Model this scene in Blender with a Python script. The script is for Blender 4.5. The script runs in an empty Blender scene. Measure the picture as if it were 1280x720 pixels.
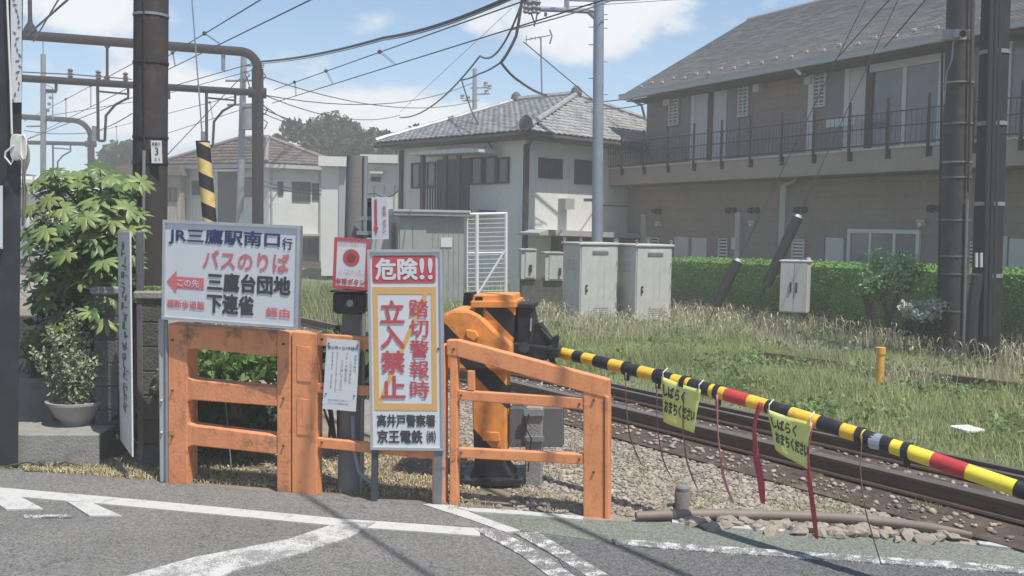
import bpy, math, random
import numpy as np
from mathutils import Vector, Matrix
random.seed(7); RNG = np.random.default_rng(7)
scene = bpy.context.scene
COL = scene.collection

# ------------------------------------------------------------------ camera
CAM_H = 2.1; FOC = 1200.0
PITCH = math.atan(80 / FOC); ROLL = 0.016
cp, sp = math.cos(PITCH), math.sin(PITCH)
Fv = Vector((0, cp, -sp)); U0 = Vector((0, sp, cp)); R0 = Vector((1, 0, 0))
Rv = R0 * math.cos(ROLL) + U0 * math.sin(ROLL)
Uv = U0 * math.cos(ROLL) - R0 * math.sin(ROLL)
cam_d = bpy.data.cameras.new('camera'); cam = bpy.data.objects.new('camera', cam_d); COL.objects.link(cam)
cam_d.sensor_width = 36; cam_d.lens = 36 * FOC / 1280; cam_d.clip_start = 0.05; cam_d.clip_end = 2000
cam.matrix_world = Matrix((( Rv.x, Uv.x, -Fv.x, 0), (Rv.y, Uv.y, -Fv.y, 0), (Rv.z, Uv.z, -Fv.z, CAM_H), (0, 0, 0, 1)))
scene.camera = cam

# ------------------------------------------------------------------ sun, sky, exposure
SUN_EL = math.radians(65); SUN_AZ_VEC = Vector((0.70, -0.714))
sun_dir = Vector((SUN_AZ_VEC.x * math.cos(SUN_EL), SUN_AZ_VEC.y * math.cos(SUN_EL), math.sin(SUN_EL)))
sd = bpy.data.lights.new('sun', 'SUN'); sd.energy = 4.0; sd.angle = math.radians(0.5); sd.color = (1, 0.95, 0.87)
so = bpy.data.objects.new('sun', sd); COL.objects.link(so)
so.rotation_euler = (-sun_dir).to_track_quat('-Z', 'Y').to_euler()
scene.view_settings.view_transform = 'Standard'; scene.view_settings.look = 'None'
scene.view_settings.exposure = 0.5; scene.view_settings.gamma = 1.0
scene.render.engine = 'CYCLES'
scene.cycles.use_denoising = True
scene.cycles.max_bounces = 6; scene.cycles.volume_bounces = 1; scene.cycles.transparent_max_bounces = 8
scene.cycles.sample_clamp_indirect = 6

def ray(px, py):
    return Fv + Rv * ((px - 640) / FOC) - Uv * ((py - 360) / FOC)
def G(px, py, z=0.0):
    r = ray(px, py); t = (z - CAM_H) / r.z
    return Vector((r.x * t, r.y * t, z))
def at(px, py, Y):
    r = ray(px, py); t = Y / r.y
    return Vector((r.x * t, Y, CAM_H + r.z * t))
class Plane:
    """vertical plane through p along horizontal direction d; s runs along d, o outwards (towards the viewer)"""
    def __init__(s, p, d):
        s.p = Vector((p[0], p[1])); d = Vector((d[0], d[1])).normalized(); s.d = d
        n = Vector((d.y, -d.x)); 
        if n.dot(-s.p) < 0: n = -n
        s.n = n
    def hit(s, px, py, o=0.0):
        r = ray(px, py); q = s.p + s.n * o
        t = q.dot(s.n) / Vector((r.x, r.y)).dot(s.n)
        w = Vector((r.x * t, r.y * t)); return ((w - s.p).dot(s.d), CAM_H + r.z * t)
    def pt(s, a, z, o=0.0):
        q = s.p + s.d * a + s.n * o; return Vector((q.x, q.y, z))
    def at(s, px, py, o=0.0):
        a, z = s.hit(px, py, o); return s.pt(a, z, o)
    def ang(s): return math.atan2(s.d.y, s.d.x)

# world: Nishita sky with procedural cumulus mixed in by direction
world = bpy.data.worlds.new('World'); scene.world = world; world.use_nodes = True
wt = world.node_tree; wt.nodes.clear()
def wn(t, **k):
    n = wt.nodes.new(t)
    for a, b in k.items(): setattr(n, a, b)
    return n
out = wn('ShaderNodeOutputWorld'); bg = wn('ShaderNodeBackground'); sky = wn('ShaderNodeTexSky')
sky.sky_type = 'NISHITA'; sky.sun_disc = False; sky.sun_elevation = SUN_EL
sky.sun_rotation = math.atan2(SUN_AZ_VEC.x, SUN_AZ_VEC.y); sky.air_density = 1.0; sky.dust_density = 0.6; sky.ozone_density = 3.0; sky.altitude = 50
tc = wn('ShaderNodeTexCoord')
def math_n(op, a, b=None, clamp=False):
    n = wn('ShaderNodeMath', operation=op, use_clamp=clamp)
    for i, v in enumerate((a, b)):
        if v is None: continue
        if isinstance(v, (int, float)): n.inputs[i].default_value = v
        else: wt.links.new(v, n.inputs[i])
    return n.outputs[0]
mp = wn('ShaderNodeMapping'); mp.inputs['Scale'].default_value = (1, 1, 1.9); wt.links.new(tc.outputs['Generated'], mp.inputs[0])
nz = wn('ShaderNodeTexNoise'); nz.inputs['Scale'].default_value = 8.5; nz.inputs['Detail'].default_value = 9; nz.inputs['Roughness'].default_value = .58
wt.links.new(mp.outputs[0], nz.inputs['Vector'])
blobs = None
for (bx, by, rad, amp) in ((130, 20, .085, .30), (60, -10, .07, .2), (360, 120, .085, .22), (250, 140, .12, .14), (700, 25, .10, .30), (800, 15, .075, .30), (600, 30, .05, .14), (560, 150, .06, .16), (440, 165, .1, .12), (20, 140, .12, .12), (1000, -30, .06, .2), (510, 115, .04, .1), (120, 110, .08, .10), (210, 95, .07, .2), (280, 140, .08, .2), (170, 150, .08, .16), (520, 150, .05, .18), (610, 140, .05, .2), (470, 30, .04, .12), (950, 5, .05, .1)):
    d = ray(bx, by).normalized(); d = Vector((d.x, d.y, d.z * 1.9))
    dn = wn('ShaderNodeVectorMath', operation='DISTANCE'); wt.links.new(mp.outputs[0], dn.inputs[0]); dn.inputs[1].default_value = d
    b = math_n('MULTIPLY', math_n('SUBTRACT', 1.0, math_n('DIVIDE', dn.outputs['Value'], rad), True), amp * 1.6)
    blobs = b if blobs is None else math_n('ADD', blobs, b)
dens = math_n('ADD', nz.outputs['Fac'], math_n('MINIMUM', blobs, 0.4))
mask = math_n('MULTIPLY', math_n('SUBTRACT', dens, 0.585), 7.0, True)
mask = math_n('MULTIPLY', mask, 0.92)
# soft veil of thin cloud near the horizon
sx = wn('ShaderNodeSeparateXYZ'); wt.links.new(tc.outputs['Generated'], sx.inputs[0])
veil = math_n('MULTIPLY', math_n('SUBTRACT', 1.0, math_n('MULTIPLY', sx.outputs['Z'], 3.6), True), 0.6)
nz2 = wn('ShaderNodeTexNoise'); nz2.inputs['Scale'].default_value = 3.0; nz2.inputs['Detail'].default_value = 4; wt.links.new(mp.outputs[0], nz2.inputs['Vector'])
m1 = wn('ShaderNodeMix', data_type='RGBA'); wt.links.new(veil, m1.inputs['Factor']); wt.links.new(sky.outputs[0], m1.inputs['A']); m1.inputs['B'].default_value = (3.0, 4.8, 6.7, 1)
cr = wn('ShaderNodeMix', data_type='RGBA'); wt.links.new(math_n('MULTIPLY', math_n('SUBTRACT', dens, 0.60), 4.5, True), cr.inputs['Factor'])
cr.inputs['A'].default_value = (4.4, 5.1, 5.9, 1); cr.inputs['B'].default_value = (6.6, 6.7, 6.8, 1)
m2 = wn('ShaderNodeMix', data_type='RGBA'); wt.links.new(mask, m2.inputs['Factor']); wt.links.new(m1.outputs['Result'], m2.inputs['A']); wt.links.new(cr.outputs['Result'], m2.inputs['B'])
wt.links.new(m2.outputs['Result'], bg.inputs['Color']); bg.inputs['Strength'].default_value = 0.105
wt.links.new(bg.outputs[0], out.inputs['Surface'])

# ------------------------------------------------------------------ materials
MATS = {}
def mat(name, col, rough=.7, metal=0.0, var=.18, vscale=6.0, bump=0.0, bscale=60.0, dirt=None, dscale=4.0, damt=.5, island=0.0, spec=.4, hue=None, transl=0.0, streak=None, samt=.5):
    if name in MATS: return MATS[name]
    m = bpy.data.materials.new(name); m.use_nodes = True; nt = m.node_tree; b = nt.nodes['Principled BSDF']
    L = nt.links.new; N = nt.nodes.new
    b.inputs['Roughness'].default_value = rough; b.inputs['Metallic'].default_value = metal
    b.inputs['Specular IOR Level'].default_value = spec
    tcn = N('ShaderNodeTexCoord'); 
    n = N('ShaderNodeTexNoise'); n.inputs['Scale'].default_value = vscale; n.inputs['Detail'].default_value = 7; n.inputs['Roughness'].default_value = .62
    L(tcn.outputs['Object'], n.inputs['Vector'])
    mx = N('ShaderNodeMix'); mx.data_type = 'RGBA'
    mr = N('ShaderNodeMapRange'); mr.inputs['From Min'].default_value = .3; mr.inputs['From Max'].default_value = .7; L(n.outputs['Fac'], mr.inputs[0])
    L(mr.outputs[0], mx.inputs['Factor'])
    h = hue or col
    mx.inputs['A'].default_value = tuple(c * (1 - var) for c in col) + (1,)
    mx.inputs['B'].default_value = tuple(min(1, c * (1 + var)) for c in h) + (1,)
    cur = mx.outputs['Result']
    if island:
        g = N('ShaderNodeNewGeometry'); m2 = N('ShaderNodeMix'); m2.data_type = 'RGBA'; m2.blend_type = 'MULTIPLY'; m2.inputs['Factor'].default_value = 1
        r = N('ShaderNodeMapRange'); r.inputs['To Min'].default_value = 1 - island; r.inputs['To Max'].default_value = 1 + island
        L(g.outputs['Random Per Island'], r.inputs[0]); L(cur, m2.inputs['A']); L(r.outputs[0], m2.inputs['B']); cur = m2.outputs['Result']
    if dirt:
        n3 = N('ShaderNodeTexNoise'); n3.inputs['Scale'].default_value = dscale; n3.inputs['Detail'].default_value = 9; n3.inputs['Roughness'].default_value = .7
        L(tcn.outputs['Object'], n3.inputs['Vector'])
        r = N('ShaderNodeMapRange'); r.inputs['From Min'].default_value = .52; r.inputs['From Max'].default_value = .68; r.inputs['To Max'].default_value = damt
        L(n3.outputs['Fac'], r.inputs[0]); m3 = N('ShaderNodeMix'); m3.data_type = 'RGBA'; L(r.outputs[0], m3.inputs['Factor']); L(cur, m3.inputs['A']); m3.inputs['B'].default_value = tuple(dirt) + (1,)
        cur = m3.outputs['Result']
    if streak:
        mpp = N('ShaderNodeMapping'); mpp.inputs['Scale'].default_value = (9, 9, .9); L(tcn.outputs['Object'], mpp.inputs[0]); n4 = N('ShaderNodeTexNoise'); n4.inputs['Scale'].default_value = 1.6; n4.inputs['Detail'].default_value = 8; n4.inputs['Roughness'].default_value = .65; L(mpp.outputs[0], n4.inputs['Vector'])
        r4 = N('ShaderNodeMapRange'); r4.inputs['From Min'].default_value = .54; r4.inputs['From Max'].default_value = .72; r4.inputs['To Max'].default_value = samt; L(n4.outputs['Fac'], r4.inputs[0])
        m4 = N('ShaderNodeMix'); m4.data_type = 'RGBA'; L(r4.outputs[0], m4.inputs['Factor']); L(cur, m4.inputs['A']); m4.inputs['B'].default_value = tuple(streak) + (1,); cur = m4.outputs['Result']
    L(cur, b.inputs['Base Color'])
    if bump:
        n2 = N('ShaderNodeTexNoise'); n2.inputs['Scale'].default_value = bscale; n2.inputs['Detail'].default_value = 5
        L(tcn.outputs['Object'], n2.inputs['Vector']); bp = N('ShaderNodeBump'); bp.inputs['Strength'].default_value = bump; bp.inputs['Distance'].default_value = .02
        L(n2.outputs['Fac'], bp.inputs['Height']); L(bp.outputs[0], b.inputs['Normal'])
    if transl:
        t = N('ShaderNodeBsdfTranslucent'); L(cur, t.inputs['Color']); ms = N('ShaderNodeMixShader'); ms.inputs[0].default_value = transl
        L(b.outputs[0], ms.inputs[1]); L(t.outputs[0], ms.inputs[2]); L(ms.outputs[0], nt.nodes['Material Output'].inputs['Surface'])
    MATS[name] = m; return m

def asphalt_mat(name, col, spec_l=2.2, patch=.25, vs=1.4):
    m = bpy.data.materials.new(name); m.use_nodes = True; nt = m.node_tree; b = nt.nodes['Principled BSDF']; L = nt.links.new; N = nt.nodes.new
    b.inputs['Roughness'].default_value = .9; b.inputs['Specular IOR Level'].default_value = .25
    tcn = N('ShaderNodeTexCoord')
    big = N('ShaderNodeTexNoise'); big.inputs['Scale'].default_value = vs; big.inputs['Detail'].default_value = 8; L(tcn.outputs['Object'], big.inputs['Vector'])
    vo = N('ShaderNodeTexVoronoi'); vo.inputs['Scale'].default_value = 85; L(tcn.outputs['Object'], vo.inputs['Vector'])
    fine = N('ShaderNodeTexNoise'); fine.inputs['Scale'].default_value = 130; fine.inputs['Detail'].default_value = 4; L(tcn.outputs['Object'], fine.inputs['Vector'])
    a = N('ShaderNodeMix'); a.data_type = 'RGBA'; L(big.outputs['Fac'], a.inputs['Factor'])
    a.inputs['A'].default_value = tuple(c * (1 - patch) for c in col) + (1,); a.inputs['B'].default_value = tuple(c * (1 + patch) for c in col) + (1,)
    sp_ = N('ShaderNodeSeparateColor'); L(vo.outputs['Color'], sp_.inputs[0])
    r = N('ShaderNodeMapRange'); r.inputs['To Min'].default_value = .55; r.inputs['To Max'].default_value = spec_l * .75; L(sp_.outputs[0], r.inputs[0])
    r2 = N('ShaderNodeMapRange'); r2.inputs['From Min'].default_value = .3; r2.inputs['From Max'].default_value = .7; r2.inputs['To Min'].default_value = .7; r2.inputs['To Max'].default_value = 1.3; L(fine.outputs['Fac'], r2.inputs[0])
    mu = N('ShaderNodeMath'); mu.operation = 'MULTIPLY'; L(r.outputs[0], mu.inputs[0]); L(r2.outputs[0], mu.inputs[1])
    c = N('ShaderNodeMix'); c.data_type = 'RGBA'; c.blend_type = 'MULTIPLY'; c.inputs['Factor'].default_value = 1; L(a.outputs['Result'], c.inputs['A']); L(mu.outputs[0], c.inputs['B'])
    wob = N('ShaderNodeTexNoise'); wob.inputs['Scale'].default_value = 2.2; wob.inputs['Detail'].default_value = 6; L(tcn.outputs['Object'], wob.inputs['Vector'])
    wv = N('ShaderNodeVectorMath'); wv.operation = 'MULTIPLY_ADD'; wv.inputs[1].default_value = (.9, .9, .9); L(wob.outputs['Color'], wv.inputs[0]); L(tcn.outputs['Object'], wv.inputs[2])
    cv = N('ShaderNodeTexVoronoi'); cv.feature = 'DISTANCE_TO_EDGE'; cv.inputs['Scale'].default_value = .8; L(wv.outputs[0], cv.inputs['Vector'])
    cm = N('ShaderNodeMapRange'); cm.inputs['From Max'].default_value = .006; cm.inputs['To Min'].default_value = .62; L(cv.outputs['Distance'], cm.inputs[0])
    c2 = N('ShaderNodeMix'); c2.data_type = 'RGBA'; c2.blend_type = 'MULTIPLY'; c2.inputs['Factor'].default_value = 1; L(c.outputs['Result'], c2.inputs['A']); L(cm.outputs[0], c2.inputs['B']); c = c2
    L(c.outputs['Result'], b.inputs['Base Color'])
    bp = N('ShaderNodeBump'); bp.inputs['Strength'].default_value = .55; bp.inputs['Distance'].default_value = .006; L(sp_.outputs[1], bp.inputs['Height']); L(bp.outputs[0], b.inputs['Normal'])
    return m
def paint_mat(name, col, base, wear=.5, scale=9.0):
    """worn road paint: paint colour broken through to the asphalt colour below"""
    m = bpy.data.materials.new(name); m.use_nodes = True; nt = m.node_tree; b = nt.nodes['Principled BSDF']; L = nt.links.new; N = nt.nodes.new
    b.inputs['Roughness'].default_value = .75
    tcn = N('ShaderNodeTexCoord')
    n = N('ShaderNodeTexNoise'); n.inputs['Scale'].default_value = scale; n.inputs['Detail'].default_value = 10; n.inputs['Roughness'].default_value = .75; L(tcn.outputs['Object'], n.inputs['Vector'])
    f = N('ShaderNodeTexNoise'); f.inputs['Scale'].default_value = 110; f.inputs['Detail'].default_value = 3; L(tcn.outputs['Object'], f.inputs['Vector'])
    ad = N('ShaderNodeMath'); ad.operation = 'MULTIPLY_ADD'; ad.inputs[1].default_value = .6; L(f.outputs['Fac'], ad.inputs[0]); L(n.outputs['Fac'], ad.inputs[2])
    r = N('ShaderNodeMapRange'); r.inputs['From Min'].default_value = 1.12 - wear * .55; r.inputs['From Max'].default_value = 1.2 - wear * .55; L(ad.outputs[0], r.inputs[0])
    x = N('ShaderNodeMix'); x.data_type = 'RGBA'; L(r.outputs[0], x.inputs['Factor']); x.inputs['A'].default_value = tuple(col) + (1,); x.inputs['B'].default_value = tuple(base) + (1,)
    L(x.outputs['Result'], b.inputs['Base Color']); return m
def stripe_mat(name, ca, cb, vec, period, duty=.5, rough=.5, phase=0.0):
    m = bpy.data.materials.new(name); m.use_nodes = True; nt = m.node_tree; b = nt.nodes['Principled BSDF']; L = nt.links.new; N = nt.nodes.new
    b.inputs['Roughness'].default_value = rough
    tcn = N('ShaderNodeTexCoord'); d = N('ShaderNodeVectorMath'); d.operation = 'DOT_PRODUCT'; L(tcn.outputs['Object'], d.inputs[0]); d.inputs[1].default_value = tuple(v / period for v in vec)
    a = N('ShaderNodeMath'); a.operation = 'ADD'; a.inputs[1].default_value = 100 + phase; L(d.outputs['Value'], a.inputs[0])
    f = N('ShaderNodeMath'); f.operation = 'FRACT'; L(a.outputs[0], f.inputs[0])
    g = N('ShaderNodeMath'); g.operation = 'GREATER_THAN'; g.inputs[1].default_value = duty; L(f.outputs[0], g.inputs[0])
    x = N('ShaderNodeMix'); x.data_type = 'RGBA'; L(g.outputs[0], x.inputs['Factor'])
    n = N('ShaderNodeTexNoise'); n.inputs['Scale'].default_value = 14; n.inputs['Detail'].default_value = 8; L(tcn.outputs['Object'], n.inputs['Vector'])
    x.inputs['A'].default_value = tuple(ca) + (1,); x.inputs['B'].default_value = tuple(cb) + (1,)
    y = N('ShaderNodeMix'); y.data_type = 'RGBA'; y.blend_type = 'MULTIPLY'; y.inputs['Factor'].default_value = .6; L(x.outputs['Result'], y.inputs['A'])
    r = N('ShaderNodeMapRange'); r.inputs['From Min'].default_value = .35; r.inputs['From Max'].default_value = .6; r.inputs['To Min'].default_value = .6; L(n.outputs['Fac'], r.inputs[0]); L(r.outputs[0], y.inputs['B'])
    L(y.outputs['Result'], b.inputs['Base Color']); return m

m_orange = mat('orange_red_paint', (.74, .29, .12), .6, var=.08, vscale=5, bump=.1, bscale=40, dirt=(.30, .12, .06), dscale=9, damt=.55, streak=(.28, .11, .06), samt=.4)
m_orange_moss = mat('mossy_orange_paint', (.70, .27, .12), .7, var=.1, vscale=6, bump=.2, bscale=40, dirt=(.17, .13, .06), dscale=7, damt=.9, streak=(.28, .13, .07), samt=.4)
m_gate_orange = mat('crossing_orange_paint', (.82, .31, .075), .45, var=.1, vscale=6, dirt=(.3, .14, .05), dscale=9, damt=.4)
m_black = mat('black_paint', (.022, .022, .025), .45, var=.3, vscale=9, bump=.1, dirt=(.08, .07, .06), dscale=10, damt=.5)
m_yellow = mat('barrier_yellow', (.82, .50, .05), .4, var=.1, dirt=(.3, .18, .06), dscale=12, damt=.4)
m_yellow2 = mat('barrier_light_yellow', (.85, .66, .06), .4, var=.06, dirt=(.35, .25, .08), dscale=14, damt=.3)
m_red = mat('barrier_red', (.50, .05, .05), .45, var=.15)
m_banner = mat('lime_yellow_cloth', (.86, .88, .33), .8, var=.06, transl=.35)
m_ribbon = mat('red_ribbon', (.62, .09, .11), .7, var=.15, transl=.3)
m_ribbon_thin = mat('faded_ribbon', (.36, .20, .17), .8, var=.3, transl=.2)
m_ribbon_pink = mat('pink_ribbon', (.70, .27, .26), .8, var=.15, transl=.3)
m_sign = mat('sign_white', (.60, .62, .63), .5, var=.04, vscale=3, dirt=(.5, .5, .48), dscale=3, damt=.3)
m_sign_red = mat('sign_red', (.48, .075, .085), .5, var=.08)
m_sign_faded = mat('sign_faded_red', (.62, .16, .17), .6, var=.12)
m_sign_navy = mat('sign_navy', (.035, .045, .13), .5, var=.1)
m_sign_black = mat('sign_charcoal', (.05, .052, .055), .5, var=.1)
m_sign_yellow = mat('sign_yellow', (.62, .37, .13), .5, var=.06)
m_alu = mat('aluminium', (.52, .53, .54), .4, .6, var=.1)
m_galv = mat('galvanised_steel', (.26, .275, .29), .5, .3, var=.15, vscale=4, dirt=(.22, .2, .18), dscale=5)
m_steel_pole = mat('grey_blue_pole', (.25, .29, .35), .5, .2, var=.12, vscale=3)
m_dark_steel = mat('dark_steel', (.030, .030, .034), .6, var=.2)
m_portal = mat('brown_portal_steel', (.022, .016, .018), .75, var=.2, spec=.2, dirt=(.05, .03, .025))
m_pole_brown = mat('brown_pole', (.048, .040, .038), .85, var=.15, vscale=3, bump=.1, dirt=(.12, .1, .09), dscale=5)
m_conc = mat('concrete', (.27, .26, .24), .9, var=.2, vscale=5, bump=.4, bscale=50, dirt=(.12, .11, .09), dscale=5, damt=.7)
m_conc_dark = mat('dark_weathered_concrete', (.10, .095, .085), .95, var=.3, vscale=7, bump=.6, bscale=45, dirt=(.05, .06, .035), dscale=5, damt=.8)
m_conc_pole = mat('concrete_pole', (.19, .185, .18), .85, var=.12, vscale=3, bump=.2, dirt=(.18, .17, .15), dscale=6)
m_cab = mat('beige_cabinet', (.50, .50, .465), .5, var=.06, vscale=4, dirt=(.36, .33, .25), dscale=5, damt=.45, streak=(.27, .22, .16), samt=.45)
m_cab_dark = mat('cabinet_grey', (.36, .37, .36), .5, var=.06, dirt=(.25, .22, .18), dscale=6, damt=.4)
m_plate = mat('nameplate', (.16, .16, .15), .5)
m_wall_white = mat('white_stucco', (.68, .665, .62), .9, var=.06, vscale=1.2, bump=.15, bscale=90, dirt=(.43, .42, .39), dscale=1.2, damt=.5, streak=(.36, .35, .32), samt=.35)
m_wall_white2 = mat('cream_siding', (.62, .62, .59), .85, var=.05, vscale=1, dirt=(.42, .42, .39), dscale=1.3, damt=.4)
m_wall_brown = mat('brown_siding', (.265, .212, .178), .85, var=.07, vscale=1.5, bump=.1, bscale=30, dirt=(.19, .16, .14), dscale=2, damt=.4, streak=(.15, .125, .11), samt=.4)
m_deck = mat('tan_deck_band', (.34, .27, .228), .8, var=.06, vscale=2, streak=(.22, .18, .16), samt=.5)
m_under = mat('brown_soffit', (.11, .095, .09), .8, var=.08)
m_door = mat('pale_door', (.52, .52, .49), .5, var=.04)
m_door_dark = mat('taupe_door', (.21, .19, .185), .5, var=.05)
m_glass = mat('dark_glass', (.035, .045, .05), .08, var=.2, vscale=.8, spec=.8)
m_curtain = mat('grey_curtain_glass', (.17, .18, .19), .12, var=.12, vscale=3, spec=.7)
m_frame_w = mat('white_frame', (.58, .58, .57), .45, var=.03)
m_frame_d = mat('bronze_frame', (.05, .042, .04), .5, var=.1)
m_roof_slate = mat('grey_slate_roof', (.225, .215, .20), .8, var=.18, vscale=2, bump=.1, bscale=50, island=.10, dirt=(.17, .16, .15), dscale=2)
m_tile = mat('silver_grey_tile', (.30, .30, .29), .35, var=.2, vscale=5, island=.25, spec=.6)
m_tile_dark = mat('dark_ridge_tile', (.10, .095, .10), .5, var=.2)
m_tile_brown = mat('brown_roof_tile', (.125, .10, .088), .7, var=.2, vscale=4, island=.25)
m_gutter = mat('pale_gutter', (.42, .42, .40), .5, var=.05)
m_shed = mat('grey_green_metal', (.32, .335, .315), .55, .1, var=.06, vscale=2, dirt=(.22, .22, .2), dscale=3, damt=.4, streak=(.18, .16, .13), samt=.35)
m_mesh = mat('white_mesh_steel', (.68, .70, .70), .5, var=.05)
m_rail = mat('rusty_rail', (.13, .085, .06), .6, .3, var=.2, vscale=10)
m_railtop = mat('rail_head_steel', (.34, .30, .27), .35, .7, var=.15)
m_sleeper = mat('oily_sleeper', (.06, .045, .037), .9, var=.3, vscale=8, bump=.4, dirt=(.15, .12, .09), dscale=8)
m_ground = mat('dry_dirt', (.21, .175, .13), .95, var=.25, vscale=2.5, bump=.6, bscale=25, dirt=(.10, .10, .05), dscale=1.5, damt=.6)
m_ballast = mat('ballast_dust', (.27, .24, .20), .95, var=.25, vscale=5, bump=.8, bscale=35, dirt=(.11, .085, .065), dscale=1.3, damt=.7)
m_trackbed = mat('oily_trackbed', (.075, .054, .043), .95, var=.3, vscale=4, bump=.7, bscale=30, dirt=(.20, .165, .13), dscale=2.6, damt=.7)
m_rock = mat('ballast_stone', (.31, .27, .22), .9, var=.2, vscale=7, bump=.4, bscale=40, island=.38, dirt=(.13, .095, .07), dscale=3, damt=.75)
m_grass = mat('meadow_grass', (.25, .32, .13), .8, var=.2, vscale=.55, island=.35, hue=(.36, .38, .17), transl=.4)
m_grass_tan = mat('seeding_grass', (.44, .41, .28), .85, var=.2, vscale=1, island=.3, transl=.3)
m_straw = mat('cut_straw', (.42, .36, .22), .9, var=.2, vscale=3, island=.35)
m_leaf_f = mat('fatsia_leaf', (.165, .235, .08), .45, var=.2, vscale=5, transl=.3, hue=(.25, .33, .11))
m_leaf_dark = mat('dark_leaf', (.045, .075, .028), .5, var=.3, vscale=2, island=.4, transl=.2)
m_leaf_bright = mat('bright_leaf', (.17, .28, .08), .5, var=.3, vscale=3, island=.35, transl=.3)
m_leaf_pot = mat('sage_leaf', (.36, .40, .25), .6, var=.25, vscale=4, island=.35, transl=.3)
m_leaf_tree = mat('tree_leaf', (.042, .070, .024), .6, var=.35, vscale=.5, island=.4, transl=.2)
m_leaf_hedge = mat('hedge_leaf', (.18, .34, .085), .6, var=.2, vscale=1.2, island=.35, transl=.2)
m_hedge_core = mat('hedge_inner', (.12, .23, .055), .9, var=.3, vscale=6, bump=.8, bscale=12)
m_bark = mat('bark', (.10, .08, .06), .95, var=.25, vscale=6, bump=.5)
m_rope = mat('white_rope', (.66, .65, .58), .8, var=.1)
m_cloth = mat('pale_cloth', (.50, .50, .42), .9, var=.15, transl=.2)
m_pot = mat('grey_pot', (.34, .33, .31), .7, var=.15, dirt=(.2, .19, .16), dscale=6)
m_soil = mat('soil', (.06, .045, .035), .95)
m_wire = mat('black_wire', (.035, .037, .045), .6)
m_insul = mat('insulator', (.16, .10, .09), .35)
m_insul_g = mat('grey_insulator', (.22, .22, .24), .4)
m_far_roof = mat('pale_sheet_roof', (.55, .54, .50), .6, var=.08)
m_hose = mat('tan_conduit', (.20, .16, .13), .6, var=.15, vscale=3, dirt=(.18, .15, .13))
m_marker = mat('marker_orange', (.72, .38, .06), .5, var=.12)

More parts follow.
